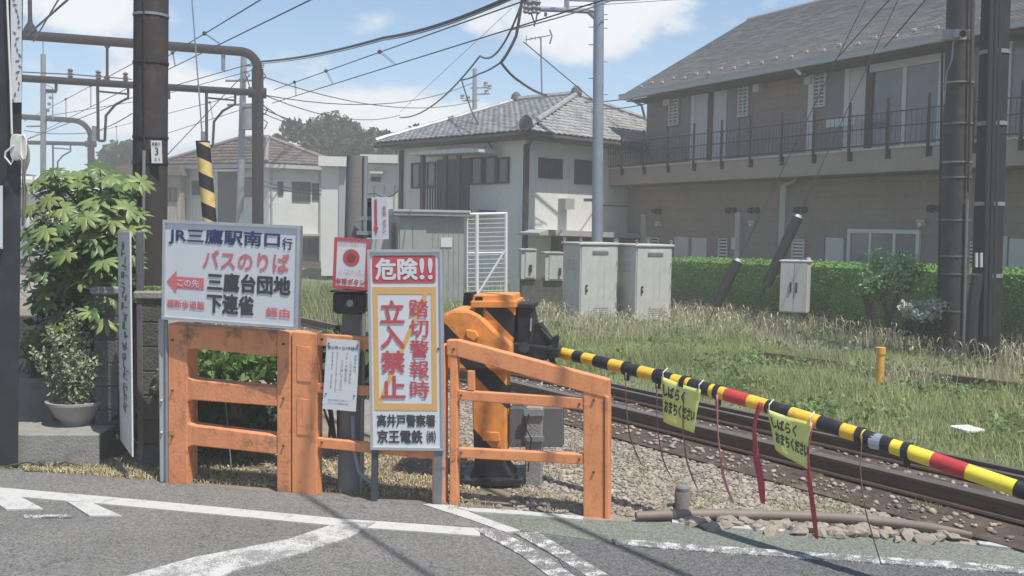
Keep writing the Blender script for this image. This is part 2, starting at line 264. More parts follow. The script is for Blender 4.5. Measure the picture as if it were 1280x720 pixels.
# ------------------------------------------------------------------ mesh helpers
class MB:
    def __init__(s): s.v = []; s.f = []
    def add(s, vs, fs):
        o = len(s.v); s.v += [tuple(v) for v in vs]; s.f += [tuple(i + o for i in f) for f in fs]; return s
    def hexa(s, p):   # 8 points: bottom 4 ccw, top 4 ccw
        return s.add(p, [(0, 3, 2, 1), (4, 5, 6, 7), (0, 1, 5, 4), (1, 2, 6, 5), (2, 3, 7, 6), (3, 0, 4, 7)])
    def box(s, c, size, rz=0.0, M=None, bev=0.0):
        hx, hy, hz = (d / 2 for d in size); R = Matrix.Rotation(rz, 3, 'Z') if M is None else M; c = Vector(c)
        b = min(bev, hx * .45, hy * .45, hz * .45)
        if b <= 0:
            return s.hexa([c + R @ Vector(q) for q in ((-hx, -hy, -hz), (hx, -hy, -hz), (hx, hy, -hz), (-hx, hy, -hz), (-hx, -hy, hz), (hx, -hy, hz), (hx, hy, hz), (-hx, hy, hz))])
        def ring(z, i):
            a, e = hx - i, hy - i
            return [(-a + b, -e, z), (a - b, -e, z), (a, -e + b, z), (a, e - b, z), (a - b, e, z), (-a + b, e, z), (-a, e - b, z), (-a, -e + b, z)]
        rs = ring(-hz, b) + ring(-hz + b, 0) + ring(hz - b, 0) + ring(hz, b)
        fs = [tuple(range(7, -1, -1)), tuple(range(24, 32))]
        for k in range(3):
            for i in range(8): j = (i + 1) % 8; fs.append((k * 8 + i, k * 8 + j, (k + 1) * 8 + j, (k + 1) * 8 + i))
        return s.add([c + R @ Vector(q) for q in rs], fs)
    def pbox(s, pl, a0, z0, a1, z1, o0, o1):   # box in plane coords; o0 back, o1 front
        return s.hexa([pl.pt(a0, z0, o1), pl.pt(a1, z0, o1), pl.pt(a1, z0, o0), pl.pt(a0, z0, o0), pl.pt(a0, z1, o1), pl.pt(a1, z1, o1), pl.pt(a1, z1, o0), pl.pt(a0, z1, o0)])
    def prism(s, front, back):  # two matching point lists
        n = len(front); vs = list(front) + list(back)
        fs = [tuple(range(n)), tuple(range(2 * n - 1, n - 1, -1))] + [(i, i + n, (i + 1) % n + n, (i + 1) % n) for i in range(n)]
        return s.add(vs, fs)
    def pprism(s, pl, pts, o0, o1):  # pts (px,py) picked on the plane
        q = [pl.hit(x, y, o1) for x, y in pts]
        return s.prism([pl.pt(a, z, o1) for a, z in q], [pl.pt(a, z, o0) for a, z in q])
    def cyl(s, p0, p1, r0, r1=None, n=12, cap=True):
        p0, p1 = Vector(p0), Vector(p1); r1 = r0 if r1 is None else r1; d = (p1 - p0).normalized()
        a = d.orthogonal().normalized(); b = d.cross(a); vs = []
        for p, r in ((p0, r0), (p1, r1)):
            for i in range(n): t = 2 * math.pi * i / n; vs.append(p + (a * math.cos(t) + b * math.sin(t)) * r)
        fs = [(i, (i + 1) % n, n + (i + 1) % n, n + i) for i in range(n)]
        if cap: fs += [tuple(range(n - 1, -1, -1)), tuple(range(n, 2 * n))]
        return s.add(vs, fs)
    def tube(s, pts, r, n=6):
        pts = [Vector(p) for p in pts]; rs = r if isinstance(r, (list, tuple)) else [r] * len(pts); vs = []; ref = None
        for k, p in enumerate(pts):
            d = (pts[min(k + 1, len(pts) - 1)] - pts[max(k - 1, 0)]).normalized()
            if ref is None: ref = d.orthogonal().normalized()
            a = (ref - d * ref.dot(d)).normalized(); ref = a; b = d.cross(a)
            for i in range(n): t = 2 * math.pi * i / n; vs.append(p + (a * math.cos(t) + b * math.sin(t)) * rs[k])
        fs = [(k * n + i, k * n + (i + 1) % n, (k + 1) * n + (i + 1) % n, (k + 1) * n + i) for k in range(len(pts) - 1) for i in range(n)]
        fs += [tuple(range(n - 1, -1, -1)), tuple(range((len(pts) - 1) * n, len(pts) * n))]
        return s.add(vs, fs)
    def lathe(s, c, prof, n=24):
        c = Vector(c); vs = [c + Vector((r * math.cos(2 * math.pi * i / n), r * math.sin(2 * math.pi * i / n), z)) for r, z in prof for i in range(n)]
        return s.add(vs, [(k * n + i, k * n + (i + 1) % n, (k + 1) * n + (i + 1) % n, (k + 1) * n + i) for k in range(len(prof) - 1) for i in range(n)])
    def ribbon(s, pts, wvec, two=True):
        vs = []; 
        for p in pts: vs += [Vector(p) - wvec, Vector(p) + wvec]
        return s.add(vs, [(2 * k, 2 * k + 1, 2 * k + 3, 2 * k + 2) for k in range(len(pts) - 1)])
    def build(s, name, material, parent=None, smooth=False, **props):
        me = bpy.data.meshes.new(name); o = bpy.data.objects.new(name, me); COL.objects.link(o)
        vs = s.v
        if parent is not None:
            o.parent = parent; inv = world_inv(parent); vs = [inv @ Vector(v) for v in vs]
        elif props.pop('origin', True) and vs:
            a = np.array(vs); c = Vector(((a[:, 0].min() + a[:, 0].max()) / 2, (a[:, 1].min() + a[:, 1].max()) / 2, a[:, 2].min()))
            o.location = c; vs = [Vector(v) - c for v in vs]
        me.from_pydata([tuple(v) for v in vs], [], s.f); me.update()
        if material: me.materials.append(material)
        if smooth:
            me.polygons.foreach_set('use_smooth', [True] * len(me.polygons))
            try: me.set_sharp_from_angle(angle=math.radians(40))
            except Exception: pass
        for k, v in props.items(): o[k] = v
        return o
def mat_world(o):
    m = o.matrix_basis.copy()
    while o.parent is not None: o = o.parent; m = o.matrix_basis @ m
    return m
def world_inv(o): return mat_world(o).inverted()
def thing(name, loc, label, cat, group=None, rz=0.0):
    o = bpy.data.objects.new(name, None); COL.objects.link(o); o.location = Vector(loc); o.rotation_euler = (0, 0, rz); o.empty_display_size = .2
    o['label'] = label; o['category'] = cat
    if group: o['group'] = group
    return o
def tag(o, label, cat, group=None):
    o['label'] = label; o['category'] = cat
    if group: o['group'] = group
    return o
def struct(o): o['kind'] = 'structure'; return o
def stuff(o): o['kind'] = 'stuff'; return o
def fast(name, V, F, material, parent=None, smooth=False):
    me = bpy.data.meshes.new(name); V = np.asarray(V, dtype=np.float32).reshape(-1, 3); F = np.asarray(F, dtype=np.int32); k = F.shape[1]
    o = bpy.data.objects.new(name, me); COL.objects.link(o)
    if parent is not None:
        o.parent = parent; inv = np.array(world_inv(parent)); V = V @ inv[:3, :3].T.astype(np.float32) + inv[:3, 3].astype(np.float32)
    me.vertices.add(len(V)); me.vertices.foreach_set('co', np.ascontiguousarray(V, dtype=np.float32).ravel())
    me.loops.add(F.size); me.loops.foreach_set('vertex_index', F.ravel())
    me.polygons.add(len(F)); me.polygons.foreach_set('loop_start', np.arange(0, F.size, k, dtype=np.int32)); me.polygons.foreach_set('loop_total', np.full(len(F), k, dtype=np.int32))
    if smooth: me.polygons.foreach_set('use_smooth', np.ones(len(F), dtype=bool))
    me.update(calc_edges=True); me.materials.append(material); return o

def leaf_quads(C, size, up=.3, flat=0.0, aspect=.55):
    """C (n,3) centres -> diamond leaves in random orientation, slightly folded"""
    n = len(C); a = RNG.normal(size=(n, 3)); a[:, 2] = a[:, 2] * (1 - flat) + up; a /= np.linalg.norm(a, axis=1)[:, None]
    b = RNG.normal(size=(n, 3)); b -= a * (a * b).sum(1)[:, None]; b /= np.linalg.norm(b, axis=1)[:, None]; c = np.cross(a, b)
    sz = (size * (.6 + .8 * RNG.random(n)))[:, None]
    V = np.stack([C - b * sz, C + c * sz * aspect + a * sz * .12, C + b * sz, C - c * sz * aspect + a * sz * .12], 1).reshape(-1, 3)
    return V, np.arange(4 * n).reshape(n, 4)
def cloud_pts(c, r, n, shell=.55):
    d = RNG.normal(size=(n, 3)); d /= np.linalg.norm(d, axis=1)[:, None]; q = shell + (1 - shell) * RNG.random(n)
    return np.array(c) + d * q[:, None] * np.array(r)

# ------------------------------------------------------------------ text
def text_mesh(s, bold=0.0, res=2):
    c = bpy.data.curves.new('lettering', 'FONT'); c.body = s; c.offset = bold; c.resolution_u = res
    o = bpy.data.objects.new('lettering', c); COL.objects.link(o)
    dg = bpy.context.evaluated_depsgraph_get(); me = bpy.data.meshes.new_from_object(o.evaluated_get(dg))
    V = np.zeros(len(me.vertices) * 3); me.vertices.foreach_get('co', V); V = V.reshape(-1, 3); F = [tuple(p.vertices) for p in me.polygons]
    bpy.data.objects.remove(o); bpy.data.curves.remove(c); bpy.data.meshes.remove(me); return V[:, :2], F
class Board:
    """flat rectangle: origin (bottom-left), u to the right, v up, width, height"""
    def __init__(s, o, u, v, w, h): s.o = Vector(o); s.u = Vector(u).normalized(); s.v = Vector(v).normalized(); s.w = w; s.h = h; s.n = s.u.cross(s.v)
    def p(s, x, y, d=0.0): return s.o + s.u * (x * s.w) + s.v * (y * s.h) + s.n * d
    def slab(s, mb, x0, y0, x1, y1, d0, d1):
        return mb.hexa([s.p(x0, y0, d1), s.p(x1, y0, d1), s.p(x1, y0, d0), s.p(x0, y0, d0), s.p(x0, y1, d1), s.p(x1, y1, d1), s.p(x1, y1, d0), s.p(x0, y1, d0)])
    def poly(s, mb, pts, d): return mb.add([s.p(x, y, d) for x, y in pts], [tuple(range(len(pts)))])
    def text(s, mb, t, x0, y0, x1, y1, bold=.02, d=.004, vertical=False, res=2):
        if vertical:
            n = len(t); st = (y1 - y0) / n; g = st * .07
            for i, ch in enumerate(t): s.text(mb, ch, x0, y1 - (i + 1) * st + g, x1, y1 - i * st - g, bold, d, False, res)
            return
        V, F = text_mesh(t, 0.0, res)
        if not len(V): return
        mn, mx = V.min(0), V.max(0); sc = np.where(mx - mn > 1e-6, mx - mn, 1)
        if len(t) == 1 and t in 'ー一ノ・。、っょゅ':
            k = min((y1 - y0), (x1 - x0)); q = (V - (mn + mx) / 2) * k * .9 + np.array([(x0 + x1) / 2, (y0 + y1) / 2])
        else: q = (V - mn) / sc * np.array([x1 - x0, y1 - y0]) + np.array([x0, y0])
        bw = bold * 1.1 * (y1 - y0) * s.h * (1.0 if len(t) > 1 else .9)
        if bold < .008: offs = [(0, 0)]
        else: offs = [(math.cos(k * math.pi / 3) , math.sin(k * math.pi / 3)) for k in range(6)] + [(0, 0)]
        for k, (ox, oy) in enumerate(offs): mb.add([s.p(a + ox * bw / s.w, b + oy * bw / s.h, d + .00012 * k) for a, b in q], F)
    def frame(s, mb, t, d0, d1):
        tx, ty = t / s.w, t / s.h
        for (a, b, c, e) in ((0, 0, 1, ty), (0, 1 - ty, 1, 1), (0, ty, tx, 1 - ty), (1 - tx, ty, 1, 1 - ty)): s.slab(mb, a, b, c, e, d0, d1)

def board_from(pxl, pyl, pxr, pyr, Yl, Yr, h, lean=0.0):
    a, b = at(pxl, pyl, Yl), at(pxr, pyr, Yr); u = (b - a); up = Vector((0, 0, 1)); n = u.cross(up).normalized()
    v = (up + n * lean); u2 = u.normalized(); v = (v - u2 * v.dot(u2)).normalized()
    return Board(a, u, v, u.length, h)

# ------------------------------------------------------------------ ground, road, markings, track bed
MARK_Z = [.0160]
def sheet(name, pts, z, material, sub=False):
    if name.endswith('line') or name.endswith('marking'): z = MARK_Z[0]; MARK_Z[0] += .0008
    mb = MB()
    if z > .009: mb.prism([(p[0], p[1], z) for p in pts], [(p[0], p[1], z - .011) for p in pts])
    else: mb.add([(p[0], p[1], z) for p in pts], [tuple(range(len(pts)))])
    o = mb.build(name, material, origin=False) if False else mb.build(name, material)
    return struct(o)
def gp(*pts): return [G(x, y) for x, y in pts]
gr = MB(); gr.box((0, 300, -.5), (1400, 1400, 1.0)); struct(gr.build('ground', m_ground))
edge = gp((-500, 560), (-200, 576), (0, 589), (120, 596), (200, 604), (320, 614), (420, 621), (520, 629), (620, 637), (730, 651), (900, 657), (1080, 667), (1280, 690), (1600, 728))
m_asph = asphalt_mat('asphalt', (.185, .182, .172), 1.55)
m_asph_l = asphalt_mat('worn_asphalt', (.205, .20, .19), 1.5, .12)
m_asph_d = asphalt_mat('newer_asphalt', (.125, .125, .125), 1.8, .12)
m_green = asphalt_mat('green_paving', (.20, .22, .185), 1.5, .14)
road = list(edge) + [Vector((14, 4.2, 0)), Vector((14, -14, 0)), Vector((-14, -14, 0)), Vector((-14, 8.6, 0))]
sheet('road', road, .0085, m_asph)
sheet('road_shoulder', gp((-500, 561), (-200, 577), (0, 590), (120, 597), (200, 605), (320, 615), (420, 622), (520, 630), (560, 634), (590, 648), (612, 662), (470, 652), (430, 650), (300, 639), (150, 626), (0, 613), (-200, 596), (-500, 576)), .0105, m_asph_l)
sheet('crossing_pavement', gp((560, 634), (620, 638), (730, 652), (900, 658), (1080, 668), (1280, 691), (1600, 729), (1600, 758), (1280, 714), (1000, 697), (770, 681), (640, 664)), .0125, m_green)
sheet('asphalt_patch', gp((650, 667), (770, 684), (900, 693), (1130, 707), (1400, 733), (1400, 840), (800, 800), (712, 722), (690, 690)), .0145, m_asph_d)
m_paint = paint_mat('road_paint', (.48, .48, .46), (.22, .22, .21), .42, 7)
m_paint_w = paint_mat('worn_road_paint', (.58, .58, .55), (.15, .15, .15), .72, 10)
def strip_pts(center, halfw):
    up = [(x, y - halfw) for x, y in center]; lo = [(x, y + halfw) for x, y in reversed(center)]
    return gp(*(up + lo))
sheet('edge_line', strip_pts([(-300, 591), (0, 616.5), (150, 629.5), (300, 643.5), (430, 656), (520, 662), (600, 668)], 4.7), .012, m_paint)
sheet('corner_line', gp((590, 662), (622, 664), (655, 682), (690, 703), (722, 726), (690, 726), (650, 696), (606, 672)), .012, m_paint_w)
sheet('stop_line', gp((528, 633), (566, 634), (600, 648), (650, 666), (632, 668), (590, 653)), .012, m_paint)
sheet('worn_stop_line', gp((643, 669), (672, 668), (705, 688), (760, 722), (738, 726), (690, 696)), .0125, m_paint_w)
sheet('diagonal_marking', gp((424, 656), (470, 656), (440, 673), (361, 700), (295, 715), (262, 732), (130, 732), (164, 722), (243, 700), (295, 690), (361, 677)), .0128, paint_mat('faded_paint', (.50, .50, .48), (.22, .22, .21), .66, 3.5))
sheet('hatch_marking', gp((-20, 621), (24, 623), (54, 639), (8, 640)), .012, m_paint)
sheet('hatch_marking', gp((84, 630), (116, 632), (152, 648), (112, 648)), .012, m_paint)
sheet('hatch_marking', gp((30, 647), (90, 647), (90, 650), (30, 650)), .012, m_paint_w)
sheet('crossing_edge_line', gp((566, 637), (640, 641), (730, 649), (728, 653), (640, 646), (590, 643)), .0115, m_paint)
sheet('crossing_edge_line', gp((840, 653), (912, 658), (982, 665), (978, 668), (905, 663), (840, 657)), .0115, m_paint)
sheet('crossing_edge_line', gp((1220, 680), (1285, 687), (1285, 692), (1225, 684)), .0115, m_paint)
sheet('dashed_worn_line', gp((765, 677), (840, 683), (945, 690), (1090, 700), (1200, 707), (1290, 714), (1290, 722), (1180, 714), (1040, 704), (900, 695), (770, 685)), .012, m_paint_w)

# track lines (near rail, far rail) as world polylines
nr_a, nr_b = G(1280, 637, .14), G(640, 481, .14); tdir = Vector((nr_b.x - nr_a.x, nr_b.y - nr_a.y)).normalized()
tnor = Vector((tdir.y, -tdir.x)); tnor = tnor if tnor.x > 0 else -tnor     # away from the fence
GA = .98
def trk(t, off, z): return Vector((nr_a.x + tdir.x * t + tnor.x * off, nr_a.y + tdir.y * t + tnor.y * off, z))
def bend(t): return 0.0 if t < 9 else -0.0022 * (t - 9) ** 2 * 0
bed = [trk(-.9, -.55, 0), trk(60, -.75, 0), trk(60, 1.7, 0), trk(-.9, 1.6, 0)]
bal = [trk(-2.2, -.3, 0), trk(60, -.3, 0), trk(60, -2.5, 0), trk(-2.2, -2.5, 0)]
ballast = sheet('ballast_bed', bal, .0045, m_ballast)
sheet('track_bed', bed, .03, m_trackbed)
def rail_mesh(off, t0, t1, zb, h=.13, hw=.034, name='rail', parent=None, topmat=None):
    prof = [(-.06, 0), (.06, 0), (.055, .018), (.012, .03), (.012, h - .04), (hw, h - .03), (hw, h), (-hw, h), (-hw, h - .03), (-.012, h - .04), (-.012, .03), (-.055, .018)]
    mb = MB(); vs = []
    for t in (t0, t1):
        for a, z in prof: vs.append(trk(t, off + a, zb + z))
    n = len(prof); mb.add(vs, [(i, (i + 1) % n, n + (i + 1) % n, n + i) for i in range(n)])
    o = mb.build(name, m_rail, parent)
    tp = MB(); tp.add([trk(t0, off - hw * .8, zb + h + .002), trk(t0, off + hw * .8, zb + h + .002), trk(t1, off + hw * .8, zb + h + .002), trk(t1, off - hw * .8, zb + h + .002)], [(0, 1, 2, 3)]); tp.build('rail_head', m_railtop, o)
    return o
tk = thing('railway_track', trk(4, .5, .03), 'rusty single railway track with guard rails running from lower right towards the gantries', 'railway track')
rail_mesh(0, -5, 60, .05, parent=tk); rail_mesh(GA, -5, 60, .05, parent=tk)
rail_mesh(.13, -5, 9.5, .05, h=.11, name='guard_rail', parent=tk); rail_mesh(GA - .13, -5, 9.5, .05, h=.11, name='guard_rail', parent=tk)
sl = None; ta = math.atan2(tnor.y, tnor.x)
for k in range(70):
    t = -4.5 + k * .62
    if sl is None:
        mb = MB(); mb.box((0, 0, 0), (1.5, .2, .1), bev=.015); sl = mb.build('sleeper', m_sleeper, None, origin=False) if False else None
        me = bpy.data.meshes.new('sleeper'); me.from_pydata(mb.v, [], mb.f); me.materials.append(m_sleeper); sl = me
    o = bpy.data.objects.new('sleeper', sl); COL.objects.link(o); o.parent = tk
    o.matrix_basis = world_inv(tk) @ (Matrix.Translation(trk(t, GA / 2, -.012 + random.uniform(-.012, .006))) @ Matrix.Rotation(ta + random.uniform(-.02, .02), 4, 'Z'))
sid = thing('disused_rail', G(1150, 473), 'low rusty disused rail half buried in the grass behind the marker post', 'rail')
a, b = G(1030, 460), G(1290, 493); d = (b - a).normalized(); a2, b2 = a - d * 1.0, b + d * 6
mb = MB(); n = Vector((d.y, -d.x, 0))
for (w, z0, z1) in ((.09, 0, .03), (.03, .03, .09), (.05, .09, .13)):
    mb.hexa([a2 - n * w + Vector((0, 0, z0)), b2 - n * w + Vector((0, 0, z0)), b2 + n * w + Vector((0, 0, z0)), a2 + n * w + Vector((0, 0, z0)), a2 - n * w + Vector((0, 0, z1)), b2 - n * w + Vector((0, 0, z1)), b2 + n * w + Vector((0, 0, z1)), a2 + n * w + Vector((0, 0, z1))])
mb.build('rail', m_rail, sid)

turf = [trk(-1, 1.55, 0), trk(60, 1.65, 0), trk(60, 14, 0), Vector((14, 22, 0)), Vector((14, 6, 0))]
sheet('turf', turf, .0035, mat('turf_thatch', (.15, .17, .085), .95, var=.3, vscale=3, bump=.8, bscale=20, dirt=(.22, .19, .12), dscale=1.2, damt=.6))
# ---- stones: the biggest are single pieces of the ballast bed, the rest one mass
def rock_verts(seed, n=10):
    r = random.Random(seed); pts = []
    t = (1 + 5 ** .5) / 2
    ico = [(-1, t, 0), (1, t, 0), (-1, -t, 0), (1, -t, 0), (0, -1, t), (0, 1, t), (0, -1, -t), (0, 1, -t), (t, 0, -1), (t, 0, 1), (-t, 0, -1), (-t, 0, 1)]
    for p in ico: v = Vector(p).normalized() * r.uniform(.55, 1.25); pts.append((v.x * 1.15, v.y * .9, v.z * .62))
    f = [(0, 11, 5), (0, 5, 1), (0, 1, 7), (0, 7, 10), (0, 10, 11), (1, 5, 9), (5, 11, 4), (11, 10, 2), (10, 7, 6), (7, 1, 8), (3, 9, 4), (3, 4, 2), (3, 2, 6), (3, 6, 8), (3, 8, 9), (4, 9, 5), (2, 4, 11), (6, 2, 10), (8, 6, 7), (9, 8, 1)]
    return pts, f
rocks = [rock_verts(s) for s in range(9)]; rock_me = []
for pts, f in rocks:
    me = bpy.data.meshes.new('stone'); me.from_pydata(pts, [], f); me.materials.append(m_rock); rock_me.append(me)
def place_rock(p, s):
    o = bpy.data.objects.new('stone', random.choice(rock_me)); COL.objects.link(o); o.parent = ballast
    o.matrix_basis = world_inv(ballast) @ (Matrix.Translation(p) @ Matrix.Rotation(random.uniform(0, 6.28), 4, 'Z') @ Matrix.Rotation(random.uniform(-.5, .5), 4, 'X') @ Matrix.Diagonal((s * random.uniform(.8, 1.25), s * random.uniform(.8, 1.2), s, 1)))
cnt = 0
for k in range(62):       # row of big stones along the paving edge
    x = 850 + k * 5.6 + random.uniform(-4, 4); y = 651 + (x - 850) * .062 + random.uniform(-6, 6)
    place_rock(G(x, y, .03), random.uniform(.035, .072)); cnt += 1
tries = 0
while cnt < 290 and tries < 6000:
    tries += 1; x = random.uniform(560, 1130); y = random.uniform(540, 662)
    lim_hi = 512 + (x - 763) * .262 + 34; lim_lo = 640 + (x - 620) * .045
    if y < max(lim_hi, 500) or y > lim_lo: continue
    if x < 770 and random.random() < .45: continue
    place_rock(G(x, y, .010), random.uniform(.020, .044) * (1.1 if x > 800 else .8)); cnt += 1
Vs, Fs = [], []; off = 0; n_small = 0
RV = [np.array(p) for p, f in rocks]; RF = np.array(rocks[0][1])
for k in range(32000):
    if k % 4 == 3:
        t = random.uniform(-1, 30); o_ = random.choice((random.uniform(-.5, -.12), random.uniform(.18, .8), random.uniform(1.05, 1.5))); 
        if random.random() < .45: continue
        p = trk(t, o_, .04); s = random.uniform(.012, .034)
    else:
        x = random.uniform(545, 1200); y = random.uniform(470, 668) ; w = G(x, y); rel = Vector((w.x - nr_a.x, w.y - nr_a.y)).dot(tnor)
        if not (-3.1 < rel < -.12): continue
        if y > 638 + (x - 620) * .05: continue
        if x < 640 and y > 600 : continue
        p = w; p.z = .010; s = random.choice((random.uniform(.009, .020), random.uniform(.012, .032)))
    v = RV[k % 9] * s * RNG.uniform(.75, 1.25, 3); c, q = math.cos(k), math.sin(k)
    Vs.append(np.stack([v[:, 0] * c - v[:, 1] * q + p.x, v[:, 0] * q + v[:, 1] * c + p.y, v[:, 2] + p.z], 1)); Fs.append(RF + off); off += 12
gravel = stuff(fast('gravel', np.concatenate(Vs), np.concatenate(Fs), m_rock)); tag(gravel, 'small grey brown ballast stones spread between the orange fence and the rails', 'gravel')

# ------------------------------------------------------------------ orange fences
fpl = Plane(G(212, 604), G(752, 648) - G(212, 604))
def zface(px, py, o=0): return fpl.hit(px, py, o)
def fence_member(quad, o0, o1, name, material, parent, bev=True):
    mb = MB(); mb.pprism(fpl, quad, o0, o1); ob = mb.build(name, material, parent)
    m = ob.modifiers.new('bevel', 'BEVEL'); m.width = .008; m.segments = 2; m.limit_method = 'ANGLE'; return ob
f1 = thing('railing_fence', G(285, 612), 'thick weathered orange railing panel with mossy top rail under the bus stop board', 'fence', 'orange crossing fences')
# posts, floor level found from the plane
def gy(px, o=0):
    s = (fpl.hit(px, 400, o)[0]); 
    lo, hi = 500, 760
    for _ in range(30):
        m_ = (lo + hi) / 2
        if fpl.hit(px, m_, o)[1] > 0: lo = m_
        else: hi = m_
    return lo + 1.5
fence_member([(210, 404), (234, 406), (234, gy(234)), (210, gy(210))], -.16, 0, 'post', m_orange_moss, f1)
fence_member([(346, 414), (363.5, 415.5), (363.5, gy(363)), (346, gy(346))], -.16, 0.002, 'post', m_orange_moss, f1)
fence_member([(234, 406), (346, 414.5), (346, 446), (246, 436), (234, 437)], -.14, -.004, 'top_rail', m_orange_moss, f1)
fence_member([(234, 472), (242, 475), (346, 485), (346, 508), (240, 500), (234, 503)], -.14, -.004, 'rail', m_orange_moss, f1)
fence_member([(234, 529), (242, 532), (346, 545), (346, 568), (240, 557), (234, 560)], -.14, -.004, 'rail', m_orange_moss, f1)
mb = MB(); a_, z_ = fpl.hit(208, 500); 
for px0, py0 in ((208, 402),): mb.cyl(fpl.at(208, 402, .0), fpl.at(208.5, gy(208), .0), .012)
pp = mb.build('thin_pipe', m_galv, None); tag(pp, 'thin pale vertical pipe along left edge of the mossy orange fence', 'pipe')
f2 = thing('railing_fence', G(440, 623), 'thin orange rail fence with wide boxed post between bus board and danger sign', 'fence', 'orange crossing fences')
fence_member([(364.5, 414), (396, 417), (396, gy(396)), (364.5, gy(364))], -.10, .012, 'post', m_orange, f2)
fence_member([(371, 432), (389, 434), (389, 478), (371, 476)], .013, .019, 'post_panel', m_orange, f2)
fence_member([(371, 498), (389, 500), (389, 545), (371, 543)], .013, .019, 'post_panel', m_orange, f2)
fence_member([(396, 417), (548, 427), (548, 444), (396, 432)], -.05, .0, 'top_rail', m_orange, f2)
fence_member([(396, 479), (548, 489), (548, 501), (396, 491)], -.05, .0, 'rail', m_orange, f2)
fence_member([(396, 547), (548, 563), (548, 575), (396, 560)], -.05, .0, 'rail', m_orange, f2)
fence_member([(540, 430), (556, 431), (556, gy(556)), (540, gy(540))], -.09, .004, 'post', m_orange, f2)
f3 = thing('railing_fence', G(655, 640), 'orange fence section with sloping top rail ending in a wide post beside the track', 'fence', 'orange crossing fences')
fence_member([(562, 430), (571.5, 431), (571.5, gy(571)), (562, gy(562))], -.07, .006, 'post', m_orange, f3)
fence_member([(558, 425), (572, 425), (762, 475), (762, 499), (728, 490), (572, 446), (558, 444)], -.07, .012, 'top_rail', m_orange, f3)
fence_member([(572, 488), (729, 497.5), (729, 512.5), (572, 500)], -.05, .0, 'rail', m_orange, f3)
fence_member([(572, 560), (729, 568), (729, 581), (572, 572.5)], -.05, .0, 'rail', m_orange, f3)
fence_member([(729, 489), (755, 496), (755, gy(755)), (729, gy(729))], -.10, .006, 'post', m_orange, f3)
fence_member([(755.5, 494), (761.5, 496), (761.5, gy(761)), (755.5, gy(755))], -.12, .02, 'post_flange', m_orange, f3)
fence_member([(584, 463), (593, 463.5), (593, 489), (584, 488.5)], -.04, .0, 'stub', m_orange, f3)
mb = MB(); mb.tube([fpl.at(556, 573, .03), fpl.at(562, 566, .035), fpl.at(574, 560, .03)], .004); mb.build('tie_wire', m_galv, f3)

for par, pts in ((f1, ((215, 425), (215, 488), (215, 545), (354, 430), (354, 498), (354, 557))), (f2, ((402, 424), (402, 485), (402, 553), (548, 436))), (f3, ((567, 436), (576, 494), (576, 566), (724, 505), (724, 574), (742, 500), (742, 590)))):
    for x, y in pts:
        mb = MB(); p = fpl.at(x, y, .012); mb.cyl(p - Vector((fpl.n.x, fpl.n.y, 0)) * .02, p + Vector((fpl.n.x, fpl.n.y, 0)) * .008, .009, n=6); mb.build('bolt', mat('rusty_bolt', (.13, .06, .035), .8), par)
# ------------------------------------------------------------------ signs
def legs(bd, xs, parent, material, r=.02, name='leg', d=-.03):
    for x in xs:
        p = bd.p(x, 0, d); mb = MB(); mb.box((p.x, p.y, p.z / 2), (r * 2, r * 2, p.z), rz=math.atan2(bd.u.y, bd.u.x)); mb.build(name, material, parent)
# bus stop direction board
b1 = board_from(203, 399, 373, 412, 7.46, 7.14, .765); b1.h = .775
t = thing('bus_stop_board', b1.p(.5, 0), 'large white board with navy and red bus stop lettering on the orange fence', 'sign board')
mb = MB(); b1.slab(mb, 0, 0, 1, 1, -.03, 0); mb.build('panel', m_sign, t)
mb = MB(); b1.frame(mb, .022, -.034, .012); mb.build('frame', m_alu, t)
T = lambda mb, s, x0, y0, x1, y1, bold=.03: b1.text(mb, s, x0, y0, x1, y1, bold)
mb = MB(); T(mb, 'JR三鷹駅南口', .045, .765, .855, .925, .028); mb.build('lettering', m_sign_navy, t); mb = MB(); T(mb, '行', .875, .765, .945, .875, .02); mb.build('lettering', m_sign_navy, t)
mb = MB(); T(mb, 'バスのりば', .305, .545, .925, .72, .022); mb.build('lettering', m_sign_faded, t); mb = MB(); T(mb, '横断歩道脇', .035, .125, .315, .205, .02); mb.build('lettering', m_sign_faded, t); mb = MB(); T(mb, '経由', .77, .105, .935, .195, .03); mb.build('lettering', m_sign_faded, t)
mb = MB(); T(mb, '三鷹台団地', .34, .325, .935, .50, .04); mb.build('lettering', m_sign_black, t); mb = MB(); T(mb, '下連雀', .34, .105, .675, .29, .04); mb.build('lettering', m_sign_black, t)
mb = MB(); b1.poly(mb, [(.03, .385), (.105, .50), (.105, .44), (.31, .44), (.31, .325), (.105, .325), (.105, .27)], .003); mb.build('arrow', m_sign_faded, t)
mb = MB(); b1.text(mb, 'この先', .115, .345, .275, .42, .02, .006); mb.build('arrow_lettering', m_sign, t)
# danger sign
b2 = board_from(463.5, 562, 556, 563, 7.06, 7.02, 1.0); b2.h = (562 - 308) / 1200 * 7.04 * 1.0
t = thing('danger_sign', Vector((b2.p(.5, 0).x, b2.p(.5, 0).y, 0)), 'tall white danger sign with red heading and yellow border on two dark legs', 'warning sign')
mb = MB(); b2.slab(mb, 0, 0, 1, 1, -.03, 0); mb.build('panel', m_sign, t)
mb = MB(); b2.frame(mb, .02, -.035, .014); mb.build('frame', m_alu, t)
def rrect(bd, mb, x0, y0, x1, y1, r, d):
    rx, ry = r / bd.w, r / bd.h; pts = []
    for cx, cy, a0 in ((x1 - rx, y1 - ry, 0), (x0 + rx, y1 - ry, 90), (x0 + rx, y0 + ry, 180), (x1 - rx, y0 + ry, 270)):
        for k in range(5): a = math.radians(a0 + k * 22.5); pts.append((cx + rx * math.cos(a), cy + ry * math.sin(a)))
    bd.poly(mb, pts, d)
mb = MB(); rrect(b2, mb, .06, .835, .905, .97, .02, .003); mb.build('heading_panel', m_sign_red, t)
